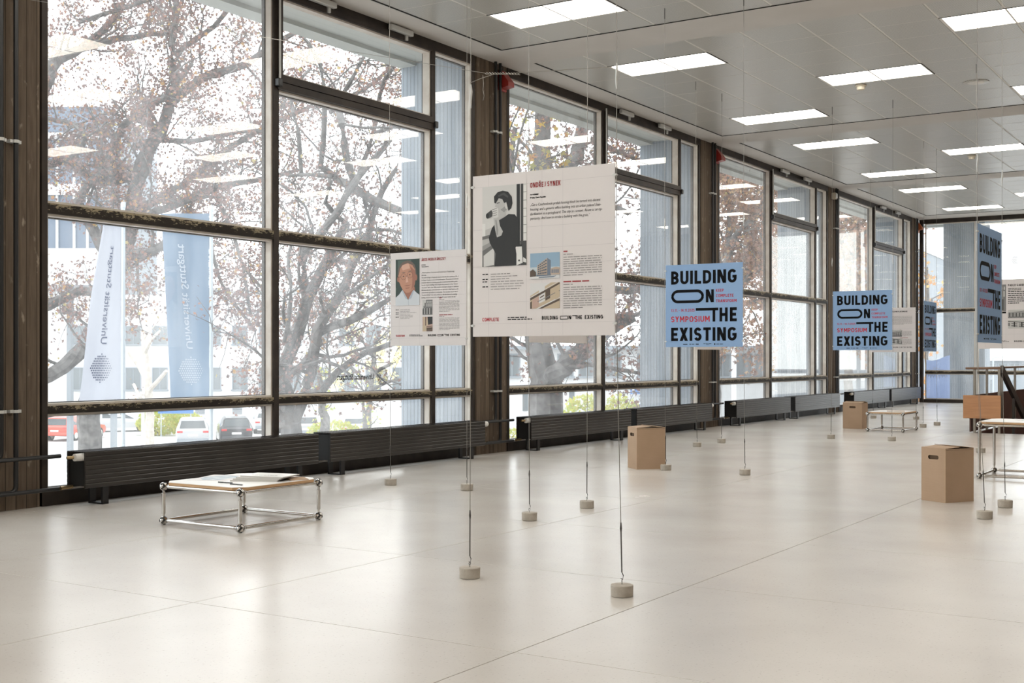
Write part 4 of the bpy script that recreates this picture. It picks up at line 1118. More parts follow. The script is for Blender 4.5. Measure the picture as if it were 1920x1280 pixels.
# cables and weights
def weight_proto():
    t = thing('concrete_weight', '', 'weight', (0,0,0), 0, 'round concrete weights on the floor')
    MB().lathe([(.052, 0), (.0565, .003), (.0575, .055), (.0545, .0585)], 36).build('disc', M['cement'], t, True)
    MB().tube([(0, 0, .05), (0, 0, .07), (.006, 0, .078), (0, 0, .086), (-.006, 0, .078), (-.003, 0, .07)], .0018, 6).build('eyelet', M['dsteel'], t)
    return t
WP = weight_proto(); WFIRST = [True]
def cable(top, edge, foot, name, side):
    # top on the ceiling, edge = foot of the poster edge, foot = weight position
    t = thing('steel_cable', '%s steel cable of the %s' % (side, name), 'cable', (top[0], top[1], CE), 0, 'thin suspension cables')
    o = Vector((top[0], top[1], CE))
    P = [Vector(top) - o, Vector((edge[0], edge[1], 2.62)) - o, Vector((edge[0], edge[1], Z_P)) - o]
    ft = Vector((foot[0], foot[1], .09)) - o
    d = (ft - P[2]); hook = P[2] + d * ((Z_P - .34) / (Z_P - .09))
    MB().tube([P[0], P[1], P[2], hook], .002, 6).build('wire', M['wire'], t)
    MB().tube([hook + Vector((0,0,.03)), hook, hook - Vector((0,0,0.0)) + (ft-hook)*.08, ft + (hook-ft)*.12], [.003, .006, .0035, .0035], 6).build('turnbuckle', M['dsteel'], t)
    MB().tube([ft + (hook-ft)*.12, ft + (hook-ft)*.06 + Vector((.008,0,0)), ft + Vector((.004, 0, -.006)), ft + Vector((-.006, 0, -.002))], .0024, 6).build('hook', M['dsteel'], t)
    c = MB().tube([P[1] + Vector((0,0,.07)), P[1] + Vector((.002,0,.03)), P[1] + Vector((-.002,0,-.02)), P[1] + Vector((0,0,-.06))], [.003, .0075, .006, .003], 6)
    c.build('clamp', M['alu'], t)
    MB().tube([(0, 0, 0.02), (0, 0, -.11)], .004, 6).build('ceiling_hook', M['dsteel'], t)
    lab = 'concrete weight under the %s cable of the %s' % (side, name)
    if WFIRST[0]:
        WP.location = (foot[0], foot[1], 0); WP['label'] = lab; WFIRST[0] = False
    else: dup(WP, (foot[0], foot[1], 0), random.uniform(0, 6), lab, 'round concrete weights on the floor')
def hang(name, e0, e1, f0, f1, top0=None, top1=None):
    for e, f, s, tp in ((e0, f0, 'left', top0), (e1, f1, 'right', top1)):
        tp = tp or (e[0], e[1])
        cable((tp[0], tp[1], CE), e, f, name, s)

B1 = blue_poster('blue symposium poster hanging above the cardboard box in the middle', (-5.633, 11.83, Z_P), 0)
dup(B1, (-5.75, 17.815, Z_P), 0, 'smaller looking blue symposium poster left of the white text poster, above the farthest box')
dup(B1, (-1.937, 9.338, Z_P), pi/2, 'shaded blue symposium poster turned sharply sideways at the right')
dup(B1, (-5.35, 21.52, Z_P), pi/2, 'narrow shaded blue poster turned sideways in front of the end glazing')
B1['group'] = 'blue symposium posters'
quote1 = (.213, .0278, .0165, [('„Can a Czechoslovak prefab housing block be turned into decent', .905), ('housing, and a generic office building into an urban palace? Stan-', .91),
          ('dardization as a springboard. The city as context. Reuse as an op-', .918), ('portunity. And how to stroke a building with the grain.“', .835)])
person_poster('large white poster with a black and white photo of a man drinking', (-3.757, 5.466, Z_P), 0, 'ONDŘEJ SYNEK', .213, 'COMPLETE', 100, quote1,
              ('re-architekti', 'Prague, Czech Republic'), photo_man_drinking, (0, 1))
quote2 = (.232, .0265, .0145, [('„Metamorphosis: Continuity and Continuing as Transforming', .85), ('Exercises', .485), ('The built heritage is frequently used to describe the continuous life of', .905), ('buildings through processes of transformation. The notion of continuity', .903),
          ('however seems to contrast generally accepted preservation guide-', .893), ('lines for historic buildings which require the protection of the “historic', .895), ('document” and a clear differentiation of all later changes or additions.', .905),
          ('Between alteration and conservation as opposites, a field opens up for', .905), ('experimental approaches to conversion. If we consider historic fabric', .895), ('“Continue further” that only continues to link the future of an existing', .885), ('building, but also extends the role of public spaces within the city.“', .875)])
person_poster('white poster with a colour portrait of a man in round glasses', (-7.176, 9.065, Z_P), 0, 'ÁKOS MORAVÁNSZKY', .315, 'TRANSFORM', 200, quote2,
              ('ETH Zürich', 'Zürich, Switzerland'), photo_glasses, (2, 3), ((.435, .567, .515, .675), (.435, .567, .695, .85)))
person_poster('white poster turned sideways, its lower edge showing under the photo of the man drinking', (-4.75, 7.65, Z_P), pi/2, 'KEEP', .1, 'COMPLETE', 300, None, (), None, ())
person_poster('pale poster turned sideways, its lower edge showing below the middle blue poster', (-6.785, 15.20, Z_P), pi/2, 'KEEP', .1, 'TRANSFORM', 400, None, (), None, ())
P6 = person_poster('white text poster half hidden behind the second blue poster', (-7.06, 24.25, Z_P), 0, 'LAURA MUYLDERMANS', .40, 'KEEP', 500, None, (), None, (4, 5), ((.44, .70, .50, .655), (.44, .70, .68, .835)), 'ink', True)
g = MB()
for i in range(9): greek(g, U(.44), U(.94), V(.20 + .022*i), U(.008), 510+i, .6 if i == 8 else .97, -.0012)
g.build('quote_text', M['inkgrey'], P6)
P7 = person_poster('white poster with two black and white building pictures at the right edge', (-3.37, 16.22, Z_P), 0, 'PABLO GARRIDO', .26, 'KEEP', 600, None, (), None, (4, 5, 2), ((.422, .70, .44, .56), (.422, .70, .59, .71), (.10, .395, .075, .46)), 'ink', False)
g = MB(); rect(g, .10, .395, .465, .49, -.0013)
for i in range(7): greek(g, U(.422), U(.92), V(.185 + .0275*i), U(.012), 610+i, .3 if i == 6 else .97, -.0012)
for i in range(3): greek(g, U(.422), U(.62), V(.135 + .014*i), U(.006), 630+i, .9, -.0012)
g.build('quote_text', M['ink'], P7)

hang('photo poster of the man drinking', (-3.77, 5.466), (-2.875, 5.466), (-3.78, 5.47), (-2.845, 5.466))
hang('colour portrait poster', (-7.185, 9.065), (-6.295, 9.065), (-7.17, 9.06), (-6.30, 9.07))
hang('sideways white poster behind the big one', (-4.75, 7.64), (-4.75, 8.53), (-4.75, 7.65), (-4.75, 8.52))
hang('middle blue poster', (-5.645, 11.83), (-4.75, 11.83), (-5.646, 11.86), (-4.73, 11.81))
hang('sideways pale poster behind the middle blue one', (-6.785, 15.19), (-6.785, 16.08), (-6.78, 15.22), (-6.79, 16.08))
hang('shaded sideways blue poster', (-1.937, 9.325), (-1.937, 10.225), (-1.934, 9.56), (-1.94, 10.365))
hang('second blue poster', (-5.762, 17.815), (-4.868, 17.815), (-5.778, 17.81), (-4.885, 17.82))
hang('white text poster behind the second blue one', (-7.072, 24.25), (-6.178, 24.25), (-7.01, 24.25), (-6.18, 24.27))
hang('narrow far blue poster', (-5.35, 21.508), (-5.35, 22.405), (-5.37, 21.54), (-5.33, 22.36))
hang('white poster with building pictures', (-3.382, 16.22), (-2.488, 16.22), (-3.33, 16.22), (-2.45, 16.2))

# wire strung between the two cables of the big poster
t = thing('spanning_wire', 'knotted wire strung across between the cables of the big photo poster', 'wire', (-3.775, 5.466, 2.70))
o0 = Vector((-3.775, 5.466, 2.70))
kn = Vector((-3.62, 5.46, 2.725))
upl = at(200, -113, 5.9)
Lw = [Vector((-3.775, 5.466, 2.70)), Vector((-3.70, 5.464, 2.715)), kn, Vector((-2.877, 5.466, 2.672))]
MB().tube([p - o0 for p in Lw], .0017, 6).build('cross_wire', M['wire'], t)
tw = MB()
for ph in (0, pi):
    tw.tube([kn - o0 + Vector((-.05 + .22*k/36, .004*cos(ph + k*1.1), .012 - .03*k/36 + .006*sin(ph + k*1.1))) for k in range(37)], .0016, 5)
tw.build('twisted_knot', M['wire'], t)
up_dir = (Vector((-5.60, 5.46, 3.24)) - kn); tt = (CE - kn.z) / up_dir.z
MB().tube([kn - o0, kn + up_dir*tt - o0], .0015, 6).build('stay_wire', M['wire'], t)
MB().tube([kn - o0 + Vector((-.06, -.01, -.0)), kn - o0 + Vector((-.055, -.012, -.05)), kn - o0 + Vector((-.06, -.01, -.08)), kn - o0 + Vector((-.052, -.01, -.11)), kn - o0 + Vector((-.06, -.01, -.135))], .0013, 5).build('loose_end', M['wire'], t)

# ---------------------------------------------------------------- cardboard boxes
def cardboard_box(label, corner, ang, a, b, h, slot_side):
    """corner = nearest bottom corner; side a runs along ang, side b along ang+90 the other way"""
    t = thing('cardboard_box', label, 'box', (corner[0], corner[1], 0), ang, 'brown moving boxes')
    # local: x from 0..a, y from 0..-b   (right handed: b side along -y)
    body = MB(); T = .004
    def slot_panel(org, ux, w):
        n = 10; sl = .115; sh = .034; cx, cz = w/2, h - .075
        out = [(cx + (sl-sh)/2 + sh/2*cos(aa), cz + sh/2*sin(aa)) for aa in [(-pi/2 + pi*i/n) for i in range(n+1)]] + [(cx - (sl-sh)/2 - sh/2*cos(aa), cz - sh/2*sin(aa)) for aa in [(-pi/2 + pi*i/n) for i in range(n+1)]]
        P3 = lambda p: (org[0]+ux[0]*p[0], org[1]+ux[1]*p[0], p[1])
        outer = [(0, 0), (w, 0), (w, h), (0, h)]
        tri = tessellate_polygon([[Vector((p[0], p[1], 0)) for p in outer], [Vector((p[0], p[1], 0)) for p in out[::-1]]])
        body.add([P3(p) for p in outer + out[::-1]], [tuple(q) for q in tri])
        return P3, out
    hole = None
    sides = {'a': ((0, 0), (1, 0), a), 'b': ((0, 0), (0, -1), b), 'a2': ((0, -b), (1, 0), a), 'b2': ((a, 0), (0, -1), b)}
    for k, (org, ux, w) in sides.items():
        if k == slot_side or (slot_side in 'ab' and k == slot_side + '2'):
            P3, out = slot_panel(org, ux, w)
            if k == slot_side: hole = (P3, out, org, ux)
        else:
            body.add([(org[0], org[1], 0), (org[0]+ux[0]*w, org[1]+ux[1]*w, 0), (org[0]+ux[0]*w, org[1]+ux[1]*w, h), (org[0], org[1], h)], [(0,1,2,3)])
    body.add([(0,0,.002),(a,0,.002),(a,-b,.002),(0,-b,.002)], [(0,3,2,1)])
    body.build('body', M['card'], t)
    # darkened sheet behind the slot, standing for the shade inside the box
    P3, out, org, ux = hole
    nx = (0, -1) if slot_side == 'a' else (1, 0)
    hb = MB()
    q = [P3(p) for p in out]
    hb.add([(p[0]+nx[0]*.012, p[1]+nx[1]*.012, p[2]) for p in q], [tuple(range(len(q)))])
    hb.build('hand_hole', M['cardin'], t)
    # top flaps, a little sprung
    for nm, vs in (('flap', [(0,0,h),(a,0,h),(a,-b*.5,h+.012),(0,-b*.5,h+.012)]), ('flap', [(0,-b,h),(a,-b,h),(a,-b*.47,h+.02),(0,-b*.47,h+.02)])):
        f = MB(); n_ = len(vs)
        f.add(vs + [(p[0], p[1], p[2]+T) for p in vs], [(0,1,2,3)[::-1], (4,5,6,7)] + [(i, (i+1) % 4, 4+(i+1) % 4, 4+i) for i in range(4)])
        f.build(nm, M['card'], t)
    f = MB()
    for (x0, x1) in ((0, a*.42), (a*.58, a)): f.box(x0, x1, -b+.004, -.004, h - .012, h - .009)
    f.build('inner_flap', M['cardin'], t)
    return t
cardboard_box('brown cardboard box in the middle of the hall below the blue poster', (-5.934, 11.745), radians(138.5), .268, .335, .445, 'a')
cardboard_box('largest looking brown cardboard box beside the tall tube table', (-2.412, 10.404), radians(149), .268, .32, .445, 'a')
cardboard_box('farthest brown cardboard box standing near the radiators by the low far table', (-6.115, 20.49), radians(176), .335, .27, .44, 'a')

# ---------------------------------------------------------------- tube tables
BALL = MB().sphere((0,0,0), .030, 18, 12).mesh('ball_joint', M['steel'], True)
hb = MB()
dirs = []
for i in range(14):
    zz = 1 - 2*(i+.5)/14; aa = i*2.39996; dirs.append(Vector((math.sqrt(1-zz*zz)*cos(aa), math.sqrt(1-zz*zz)*sin(aa), zz)))
for d in dirs + [Vector((.577,-.577,.577)), Vector((.7,-.7,-.1))]:
    a = d.orthogonal().normalized(); b = d.cross(a)
    hb.flat([d*.0288 + (a*cos(2*pi*k/9) + b*sin(2*pi*k/9))*.0085 + d*.0009 for k in range(9)])
HOLE = hb.mesh('thread_holes', M['seal'])
def tube_table(label, cx, cy, w, d, h, rz=0, mid=False):
    t = thing('tube_table', label, 'table', (cx, cy, 0), rz, 'low tube-frame display tables')
    x, y = w/2, d/2
    for z in (.030, h):
        for sx in (-1, 1):
            for sy in (-1, 1):
                o = bpy.data.objects.new('ball_joint', BALL); COL.objects.link(o); o.parent = t; o.location = (sx*x, sy*y, z)
                hh = bpy.data.objects.new('thread_holes', HOLE); COL.objects.link(hh); hh.parent = o
        for s in (-1, 1):
            for (p, q) in (((-x, s*y, z), (x, s*y, z)), ((s*x, -y, z), (s*x, y, z))):
                p, q = Vector(p), Vector(q); u = (q-p).normalized(); r = MB()
                r.tube([p + u*.026, p + u*.05, p + u*.0501, q - u*.0501, q - u*.05, q - u*.026], [.008, .009, .0125, .0125, .009, .008], 12)
                r.build('rail_tube', M['steel'], t, True)
    for sx in (-1, 1):
        for sy in (-1, 1):
            r = MB().tube([(sx*x, sy*y, .054), (sx*x, sy*y, .078), (sx*x, sy*y, .0781), (sx*x, sy*y, h - .0501), (sx*x, sy*y, h - .05), (sx*x, sy*y, h - .026)], [.008, .009, .0145, .0145, .009, .008], 12)
            r.build('leg', M['steel'], t, True)
    c = .065; e = .012
    oc = [(-x+c, -y-e), (x-c, -y-e), (x+e, -y+c), (x+e, y-c), (x-c, y+e), (-x+c, y+e), (-x-e, y-c), (-x-e, -y+c)]
    MB().prism(oc, 'z', h + .0125, h + .031).build('table_panel', M['ply'], t)
    MB().prism([(p[0]*.9985, p[1]*.9985) for p in oc], 'z', h + .031, h + .0335).build('white_surface', M['top'], t)['label'] = 'white laminated surface of the panel'
    return t, h + .0335
T1, z1 = tube_table('low chrome tube table with papers on it, nearest the windows', -6.465, 6.43, .765, .80, .275)
T2, z2 = tube_table('farthest low chrome tube table, near the farthest box', -5.545, 20.25, .57, .82, .29)
T3, z3 = tube_table('taller chrome tube table cut by the right edge of the frame', -2.25, 13.06, .74, .72, .535)
# things on the near table
o = MB().box(-.15, .15, -.21, .21, 0, .0012).build('printed_sheet', M['pw'], None, loc=(-6.72, 6.45, z1)); o.rotation_euler.z = .35
tag(o, 'loose printed sheet with a blue grey picture on the low table', 'paper')
pic = MB(); pic.flat([(-.13, -.05, .0016), (-.05, -.18, .0016), (.08, -.17, .0016), (.13, -.02, .0016), (.09, .14, .0016), (-.03, .18, .0016), (-.11, .1, .0016)])
pic.build('printed_picture', mat('print_bluegrey', (.34, .42, .50), .5, col2=(.66, .70, .72), scale=14), o)
for k, (dx, dy, rz, lab) in enumerate(((0, 0, .18, 'bottom booklet of the fanned pile on the low table'), (.02, .03, .10, 'second booklet of the fanned pile on the low table'), (.045, .055, .02, 'third booklet of the fanned pile on the low table'), (.08, .085, -.08, 'top booklet of the fanned pile on the low table'))):
    t = thing('booklet', lab, 'booklet', (-6.37 + dx*.7, 6.50 + dy*.7, z1 + .009*k), rz + .30, 'fanned booklets on the low table')
    MB().box(-.175, .175, -.12, .12, .0008, .0072).build('pages', M['top'], t)
    MB().box(-.178, .178, -.122, .122, .0072, .0082).build('cover', M['top'], t)
    MB().box(-.178, .178, -.122, .122, 0, .0008).build('back_cover', M['inkgrey'], t)
    s = MB(); greek(s, -.12, .1, 0, .012, 70+k); s2 = MB(); s2.add([(v[0], -.06 + v[2], .0084) for v in s.v], s.f); s2.build('cover_print', M['ink'], t)
t = thing('folded_leaflet', 'brownish folded leaflet behind the booklets on the low table', 'leaflet', (-6.19, 6.68, z1), -.35)
MB().prism([(-.10, 0), (.10, 0), (.10, .003), (.03, .014), (-.1, .006)], 'y', -.07, .07).build('cover', M['card'], t)
MB().box(-.098, .098, -.069, .069, .0005, .002).build('pages', M['pw'], t)
for k, (x, y, rz, lab) in enumerate(((-6.40, 6.20, .1, 'thin dark pen lying on the low table near its corner'), (-6.24, 6.15, -.06, 'second thin grey pen on the low table beside the booklets'))):
    t = thing('pen', lab, 'pen', (x, y, z1 + .0045), rz, 'pens on the low table')
    MB().tube([(-.065, 0, 0), (.055, 0, 0), (.068, 0, 0)], [.0042, .0042, .001], 8).build('barrel', M['dsteel'], t)
    MB().tube([(-.065, 0, 0), (-.02, 0, 0)], .0046, 8).build('cap', M['black'], t)
o = MB().box(-.10, .10, -.14, .14, 0, .002).build('leaflet', M['pw'], None, loc=(-2.25, 13.15, z3)); o.rotation_euler.z = .4
tag(o, 'pale leaflet lying on the taller tube table', 'leaflet')
b = MB(); b.box(-.06, .04, -.06, .02, .002, .0023); b.build('printed_picture', mat('print_teal', (.25, .48, .45), .5), o)
o = MB().box(-.14, .14, -.10, .10, 0, .003).build('booklet', M['card'], None, loc=(-5.50, 20.30, z2)); o.rotation_euler.z = .3
tag(o, 'thin brown booklet on the farthest low table', 'booklet')

# ---------------------------------------------------------------- stairwell and railing
wx0, wx1, wy0, wy1 = WELL
t = struct('stairwell', 'dark lined stair opening in the floor', 'stairwell')
MB().box(wx0 - .002, wx0 + .02, wy0, wy1, -3.0, -.001).build('left_lining', M['maroon'], t)
MB().box(wx1 - .02, wx1 + .002, wy0, wy1, -3.0, -.001).build('right_lining', M['maroon'], t)
MB().box(wx0, wx1, wy1 - .02, wy1 + .002, -3.0, -.001).build('end_lining', M['maroon'], t)
MB().box(wx0, wx1, wy0 - .002, wy0 + .02, -3.0, -.001).build('front_lining', M['maroon'], t)
MB().box(wx0 - .5, wx1 + .5, wy0 - .5, wy1 + .5, -3.2, -3.0).build('lower_landing', M['floor'], t)
t = thing('staircase', 'dark maroon staircase descending behind the railing', 'staircase', (-3.05, wy0, 0))
for k in range(11):
    MB().cbox(-.78, .76, .28*k + .02, .28*k + .32, -.17*(k+1) - .045, -.17*(k+1), .006).build('tread', M['maroon'], t)
for s, x in ((-1, -.83), (1, .78)):
    MB().prism([(.0, -.03), (.25, -.05), (3.2, -1.9), (3.2, -2.25), (.0, -.36)], 'x', x, x + .05).build('stringer', M['maroon'], t)
# handrail board going down
MB().bar((-.83, .02, 1.02), (-.83, 3.2, -.36), .05, .13).build('handrail', M['dsteel'], t)
for k, yy in enumerate((1.0, 2.1)):
    MB().box(-.85, -.81, yy - .02, yy + .02, -.2 - .62*yy, 1.02 - .435*yy).build('baluster', M['dsteel'], t)
t = thing('railing', 'steel and wood railing with an orange-brown end panel around the stairs', 'railing', (-4.3, 20.38, 0))
post = lambda x, y, z0=0, z1=1.02: MB().box(x-.018, x+.018, y-.018, y+.018, z0, z1).build('post', M['post'], t)
post(.02, .02); post(.40, -.02)
for yy in (1.05, 2.3, 3.5, 4.9): post(.0, yy)
MB().cbox(-.11, .42, -.03, .03, 1.015, 1.05, .006).build('top_rail', M['railw'], t)
MB().cbox(-.045, .045, .03, 5.0, 1.015, 1.05, .006).build('top_rail', M['railw'], t)
MB().cbox(-.045, 2.1, 4.96, 5.05, 1.015, 1.05, .006).build('top_rail', M['railw'], t)
MB().cbox(-.14, .43, -.06, -.035, .235, .605, .004).build('end_panel', M['wood'], t)['label'] = 'wooden end panel, coloured bright as lit from the front'
MB().cbox(-.05, -.025, -.03, 5.0, .02, .605, .004).build('side_panel', M['maroon'], t)['label'] = 'side panel of the same wood, coloured dark as shaded'  # same wood as the end panel, its shade put into the colour
MB().cbox(-.03, 2.1, 5.0, 5.03, .02, .605, .004).build('side_panel', M['maroon'], t)

# ================================================================ outside
GZ = -4.4
o = MB().box(-260, X_WALL - .4, -160, 300, GZ - .4, GZ).build('street', M['asphalt']); skind(o, 'bright sunlit paving and street outside', 'street')
o = MB().box(X_WALL - .4, 200, Y_BACK + .3, 300, GZ - .4, GZ).build('pavement', M['asphalt']); skind(o, 'bright paving beyond the end glazing', 'pavement')
o = MB().box(X_WALL - .4, 200, -160, Y_FRONT - .3, GZ - .4, GZ).build('forecourt', M['asphalt']); skind(o, 'paving behind the hall', 'pavement')

# ---- trees
def resample(pts, step):
    """Catmull-Rom through (Vector, radius)"""
    out = []
    n = len(pts)
    for i in range(n-1):
        p0, p1, p2, p3 = pts[max(i-1,0)], pts[i], pts[i+1], pts[min(i+2,n-1)]
        m = max(2, int((p2[0]-p1[0]).length/step))
        for k in range(m):
            u = k/m; u2, u3 = u*u, u*u*u
            v = 0.5*((2*p1[0]) + (p2[0]-p0[0])*u + (2*p0[0]-5*p1[0]+4*p2[0]-p3[0])*u2 + (3*p1[0]-p0[0]-3*p2[0]+p3[0])*u3)
            out.append((v, p1[1]*(1-u)+p2[1]*u))
    out.append(pts[-1]); return out
LEAF = []
for k in range(10):
    a = pi/2 + 2*pi*k/10; r = (1.0, .42)[k % 2] * (1.0 if k not in (4, 6) else .8)
    LEAF.append((r*cos(a), r*sin(a)))
LEAF = np.array(LEAF)
def leaf_object(name, pts, sizes, m, parent, r_):
    n = len(pts)
    if n == 0: return
    pts = np.asarray(pts); sizes = np.asarray(sizes)[:, None]
    A = r_.normal(size=(n,3)); A /= np.linalg.norm(A, axis=1, keepdims=True)
    B = r_.normal(size=(n,3)); B -= (B*A).sum(1, keepdims=True)*A; B /= np.linalg.norm(B, axis=1, keepdims=True)
    C = np.cross(A, B); curl = r_.uniform(-.1, .7, size=(n,1))
    co = np.empty((n, 10, 3))
    for k in range(10):
        x, y = LEAF[k]
        co[:, k] = pts + sizes*(A*x*.9 + B*y + C*(curl*(x*x) + .35*curl*y*y))
    me = bpy.data.meshes.new(name)
    me.vertices.add(n*10); me.vertices.foreach_set('co', co.reshape(-1))
    me.loops.add(n*10); me.loops.foreach_set('vertex_index', np.arange(n*10, dtype=np.int32))
    me.polygons.add(n); me.polygons.foreach_set('loop_start', np.arange(0, n*10, 10, dtype=np.int32)); me.polygons.foreach_set('loop_total', np.full(n, 10, dtype=np.int32))
    me.materials.append(m); me.update(calc_edges=True); me.validate()
    o = bpy.data.objects.new(name, me); COL.objects.link(o); o.parent = parent; o['kind'] = 'stuff'
    return o
def tree(label, D, limbs, seed, per_m=1.1, blen=(1.2, 2.8), leaf_n=9, leaf_s=(.06, .12), bark=None, leafm=None, base=None, wander=1.2, skip_low=-1.0, twig_len=(.35, .9), droop=.0):
    rr = random.Random(seed); r_ = np.random.default_rng(seed)
    bark = bark or M['bark']; leafm = leafm or M['leafA']
    first = limbs[0][0]; root_p = at(first[0], first[1], D)
    t = thing('tree', label, 'tree', (root_p.x, root_p.y, GZ), 0, 'autumn trees outside the windows'); off = Vector((root_p.x, root_p.y, GZ))
    fwd = Vector((-sin(YAW), cos(YAW), 0))
    wood = MB(); tw = MB(); lp = []; ls = []
    for li, limb in enumerate(limbs):
        ph = rr.uniform(0, 6); amp = 0 if li == 0 else rr.uniform(.5, 1) * wander
        pts = []
        for i, (px, py, rp) in enumerate(limb):
            dd = D + (amp * sin(ph + i*.9) if i > 0 else (amp*sin(ph)*.0))
            pts.append((at(px, py, dd), max(rp * D / F_PX, .012)))
        if li == 0:
            p0 = pts[0][0]; pts = [(Vector((p0.x, p0.y, GZ - .1)), pts[0][1]*1.25)] + pts
        S = resample(pts, .35)
        S = [(p + Vector((rr.gauss(0,1), rr.gauss(0,1), rr.gauss(0,1)))*min(r*.18, .03), r) for p, r in S]
        wood.tube([p - off for p, r in S], [r for p, r in S], 8)
        # branches
        acc = 0
        for i in range(1, len(S)):
            seg = (S[i][0]-S[i-1][0]); acc += seg.length * per_m
            while acc > 1:
                acc -= 1
                p, r = S[i]
                if p.z < skip_low: continue
                tang = seg.normalized()
                v = Vector((rr.gauss(0,1), rr.gauss(0,1), rr.gauss(.35 - droop,1)))
                v = (v - tang*v.dot(tang)).normalized()*.8 + tang*.55; v.normalize()
                L_ = rr.uniform(*blen); nseg = 7
                q = p.copy(); B_ = [q.copy()]
                for k in range(nseg):
                    v = (v + Vector((rr.gauss(0,.22), rr.gauss(0,.22), rr.gauss(.03-droop*.2,.22)))).normalized()
                    q = q + v*L_/nseg; B_.append(q.copy())
                r0 = min(max(r*.38, .012), .045)
                wood.tube([b - off for b in B_], [r0*(1 - .8*k/nseg) for k in range(nseg+1)], 5, False)
                for k in range(1, nseg+1):
                    for _ in range(2):
                        w = (v*.5 + Vector((rr.gauss(0,1), rr.gauss(0,1), rr.gauss(0,1)))).normalized()
                        L2 = rr.uniform(*twig_len); e = B_[k] + w*L2; mid = B_[k] + w*L2*.5 + Vector((rr.gauss(0,.04), rr.gauss(0,.04), rr.gauss(0,.04)))
                        tw.tube([B_[k]-off, mid-off, e-off], [.009, .006, .004], 3, False)
                        for __ in range(leaf_n):
                            f = rr.uniform(.25, 1.1); c = B_[k]*(1-f) + e*f
                            lp.append((c.x + rr.gauss(0,.13) - off.x, c.y + rr.gauss(0,.13) - off.y, c.z + rr.gauss(0,.13) - off.z)); ls.append(rr.uniform(*leaf_s))
    wood.build('trunk', bark, t, True)
    if tw.v:
        o = tw.build('twigs', bark, t); o['kind'] = 'stuff'
    leaf_object('leaves', lp, ls, leafm, t, r_)
    return t
T_A = [
 [(168,860,22),(168,790,21),(176,700,19),(196,600,17),(222,500,15),(250,400,14),(257,330,13),(275,285,12),(300,245,11),(318,195,10)],
 [(318,195,10),(328,150,7),(322,86,6),(330,34,6),(330,-30,5)],
 [(318,195,9),(378,148,8),(457,120,7),(510,86,6),(600,30,4)],
 [(257,340,10),(292,261,9),(261,203,8),(309,185,6),(360,120,4)],
 [(222,500,13),(148,378,9),(192,323,8),(234,234,7),(290,190,5)],
 [(250,400,9),(300,371,8),(344,345,7),(395,302,6),(430,275,6),(500,238,5),(580,200,3)],
 [(285,399,8),(344,378,7),(395,354,6),(498,333,5),(560,318,3)],
 [(160,650,15),(120,690,14),(70,715,12),(20,740,9)],
 [(205,560,10),(150,545,9),(90,575,9),(30,590,6)],
 [(235,470,10),(270,478,9),(305,460,8),(360,430,6),(430,420,4)],
 [(257,330,9),(180,340,7),(130,300,8),(90,310,8),(20,330,6)],
 [(130,300,7),(160,260,6),(140,236,5),(91,223,4),(40,210,3)],
 [(250,275,6),(300,261,6),(361,264,5),(447,247,4),(500,246,3)],
 [(60,210,13),(88,150,13),(104,112,11),(140,100,8),(190,60,7),(230,10,6)],
 [(104,112,9),(170,85,7),(250,70,6),(330,60,4)],
 [(330,100,5),(400,50,5),(440,0,4),(470,-40,3)],
 [(150,40,5),(220,20,4),(300,-10,4)],
 [(395,355,4),(430,420,4),(455,500,3),(470,590,3)], [(344,380,4),(390,450,4),(420,540,3),(480,620,3)], [(455,500,3),(490,540,3),(520,600,2)], [(600,200,4),(680,170,4),(740,120,3)],
]
tree('big autumn tree behind the two flags, filling the first window', 31, T_A, 11, 2.1, (1.2, 3.0), 15, (.04, .078), skip_low=.9)
T_B = [
 [(545,850,21),(540,800,19),(532,745,16),(535,675,13),(562,613,12),(576,565,11),(600,513,10),(625,465,9),(650,420,7)],
 [(576,565,9),(566,482,8),(590,455,8),(631,400,7),(672,330,6),(700,300,6),(740,250,4)],
 [(545,800,14),(569,737,12),(586,699,11),(593,620,10),(631,561,9),(665,489,8),(690,440,7),(715,360,6),(745,315,4)],
 [(593,627,8),(628,610,8),(679,590,7),(730,560,4)],
 [(580,735,8),(600,735,8),(635,695,7),(686,661,6),(731,644,5),(780,630,3)],
 [(535,709,8),(560,690,8),(583,664,7),(600,640,5)],
 [(600,310,5),(625,330,8),(660,350,9),(700,375,9),(760,400,7)],
 [(630,180,6),(640,230,7),(650,300,7),(665,340,7)],
 [(650,420,5),(610,380,4),(620,330,4),(540,330,3)],
 [(600,310,5),(610,220,5),(600,120,4),(560,60,3)], [(672,330,5),(700,250,4),(720,150,4),(770,90,3)], [(620,210,4),(660,150,4),(690,90,3),(730,40,3)], [(565,330,4),(560,250,4),(545,180,3),(580,130,3)], [(700,250,4),(750,230,4),(800,180,3)], [(631,561,4),(670,540,4),(720,500,3),(770,480,3)], [(600,513,4),(640,480,4),(700,430,3),(760,440,3)], [(533,640,4),(545,560,4),(540,480,3),(560,430,3)],
]
tree('slanting twin-stemmed grey tree in the middle of the first window bay', 20, T_B, 12, 1.5, (.9, 2.3), 8, (.028, .055), skip_low=.0)
T_C = [
 [(1028,850,35),(1026,790,34),(1026,730,33),(1020,690,28),(1003,620,22),(1000,540,20),(1008,440,19),(1016,330,18),(1020,250,16),(1020,170,14)],
 [(1030,710,20),(1060,685,18),(1090,655,15),(1140,620,14),(1190,592,12)],
 [(1010,430,14),(1050,350,14),(1080,290,14),(1092,240,12),(1100,180,10)],
 [(1085,275,6),(1110,262,6),(1150,280,5),(1200,300,4)],
 [(1000,470,8),(965,400,7),(955,330,6),(965,240,5)],
 [(1050,360,7),(1110,370,6),(1180,400,5)],
 [(1120,540,7),(1180,545,8),(1215,532,6)],
 [(1090,680,4),(1140,690,4),(1200,700,3)],
]
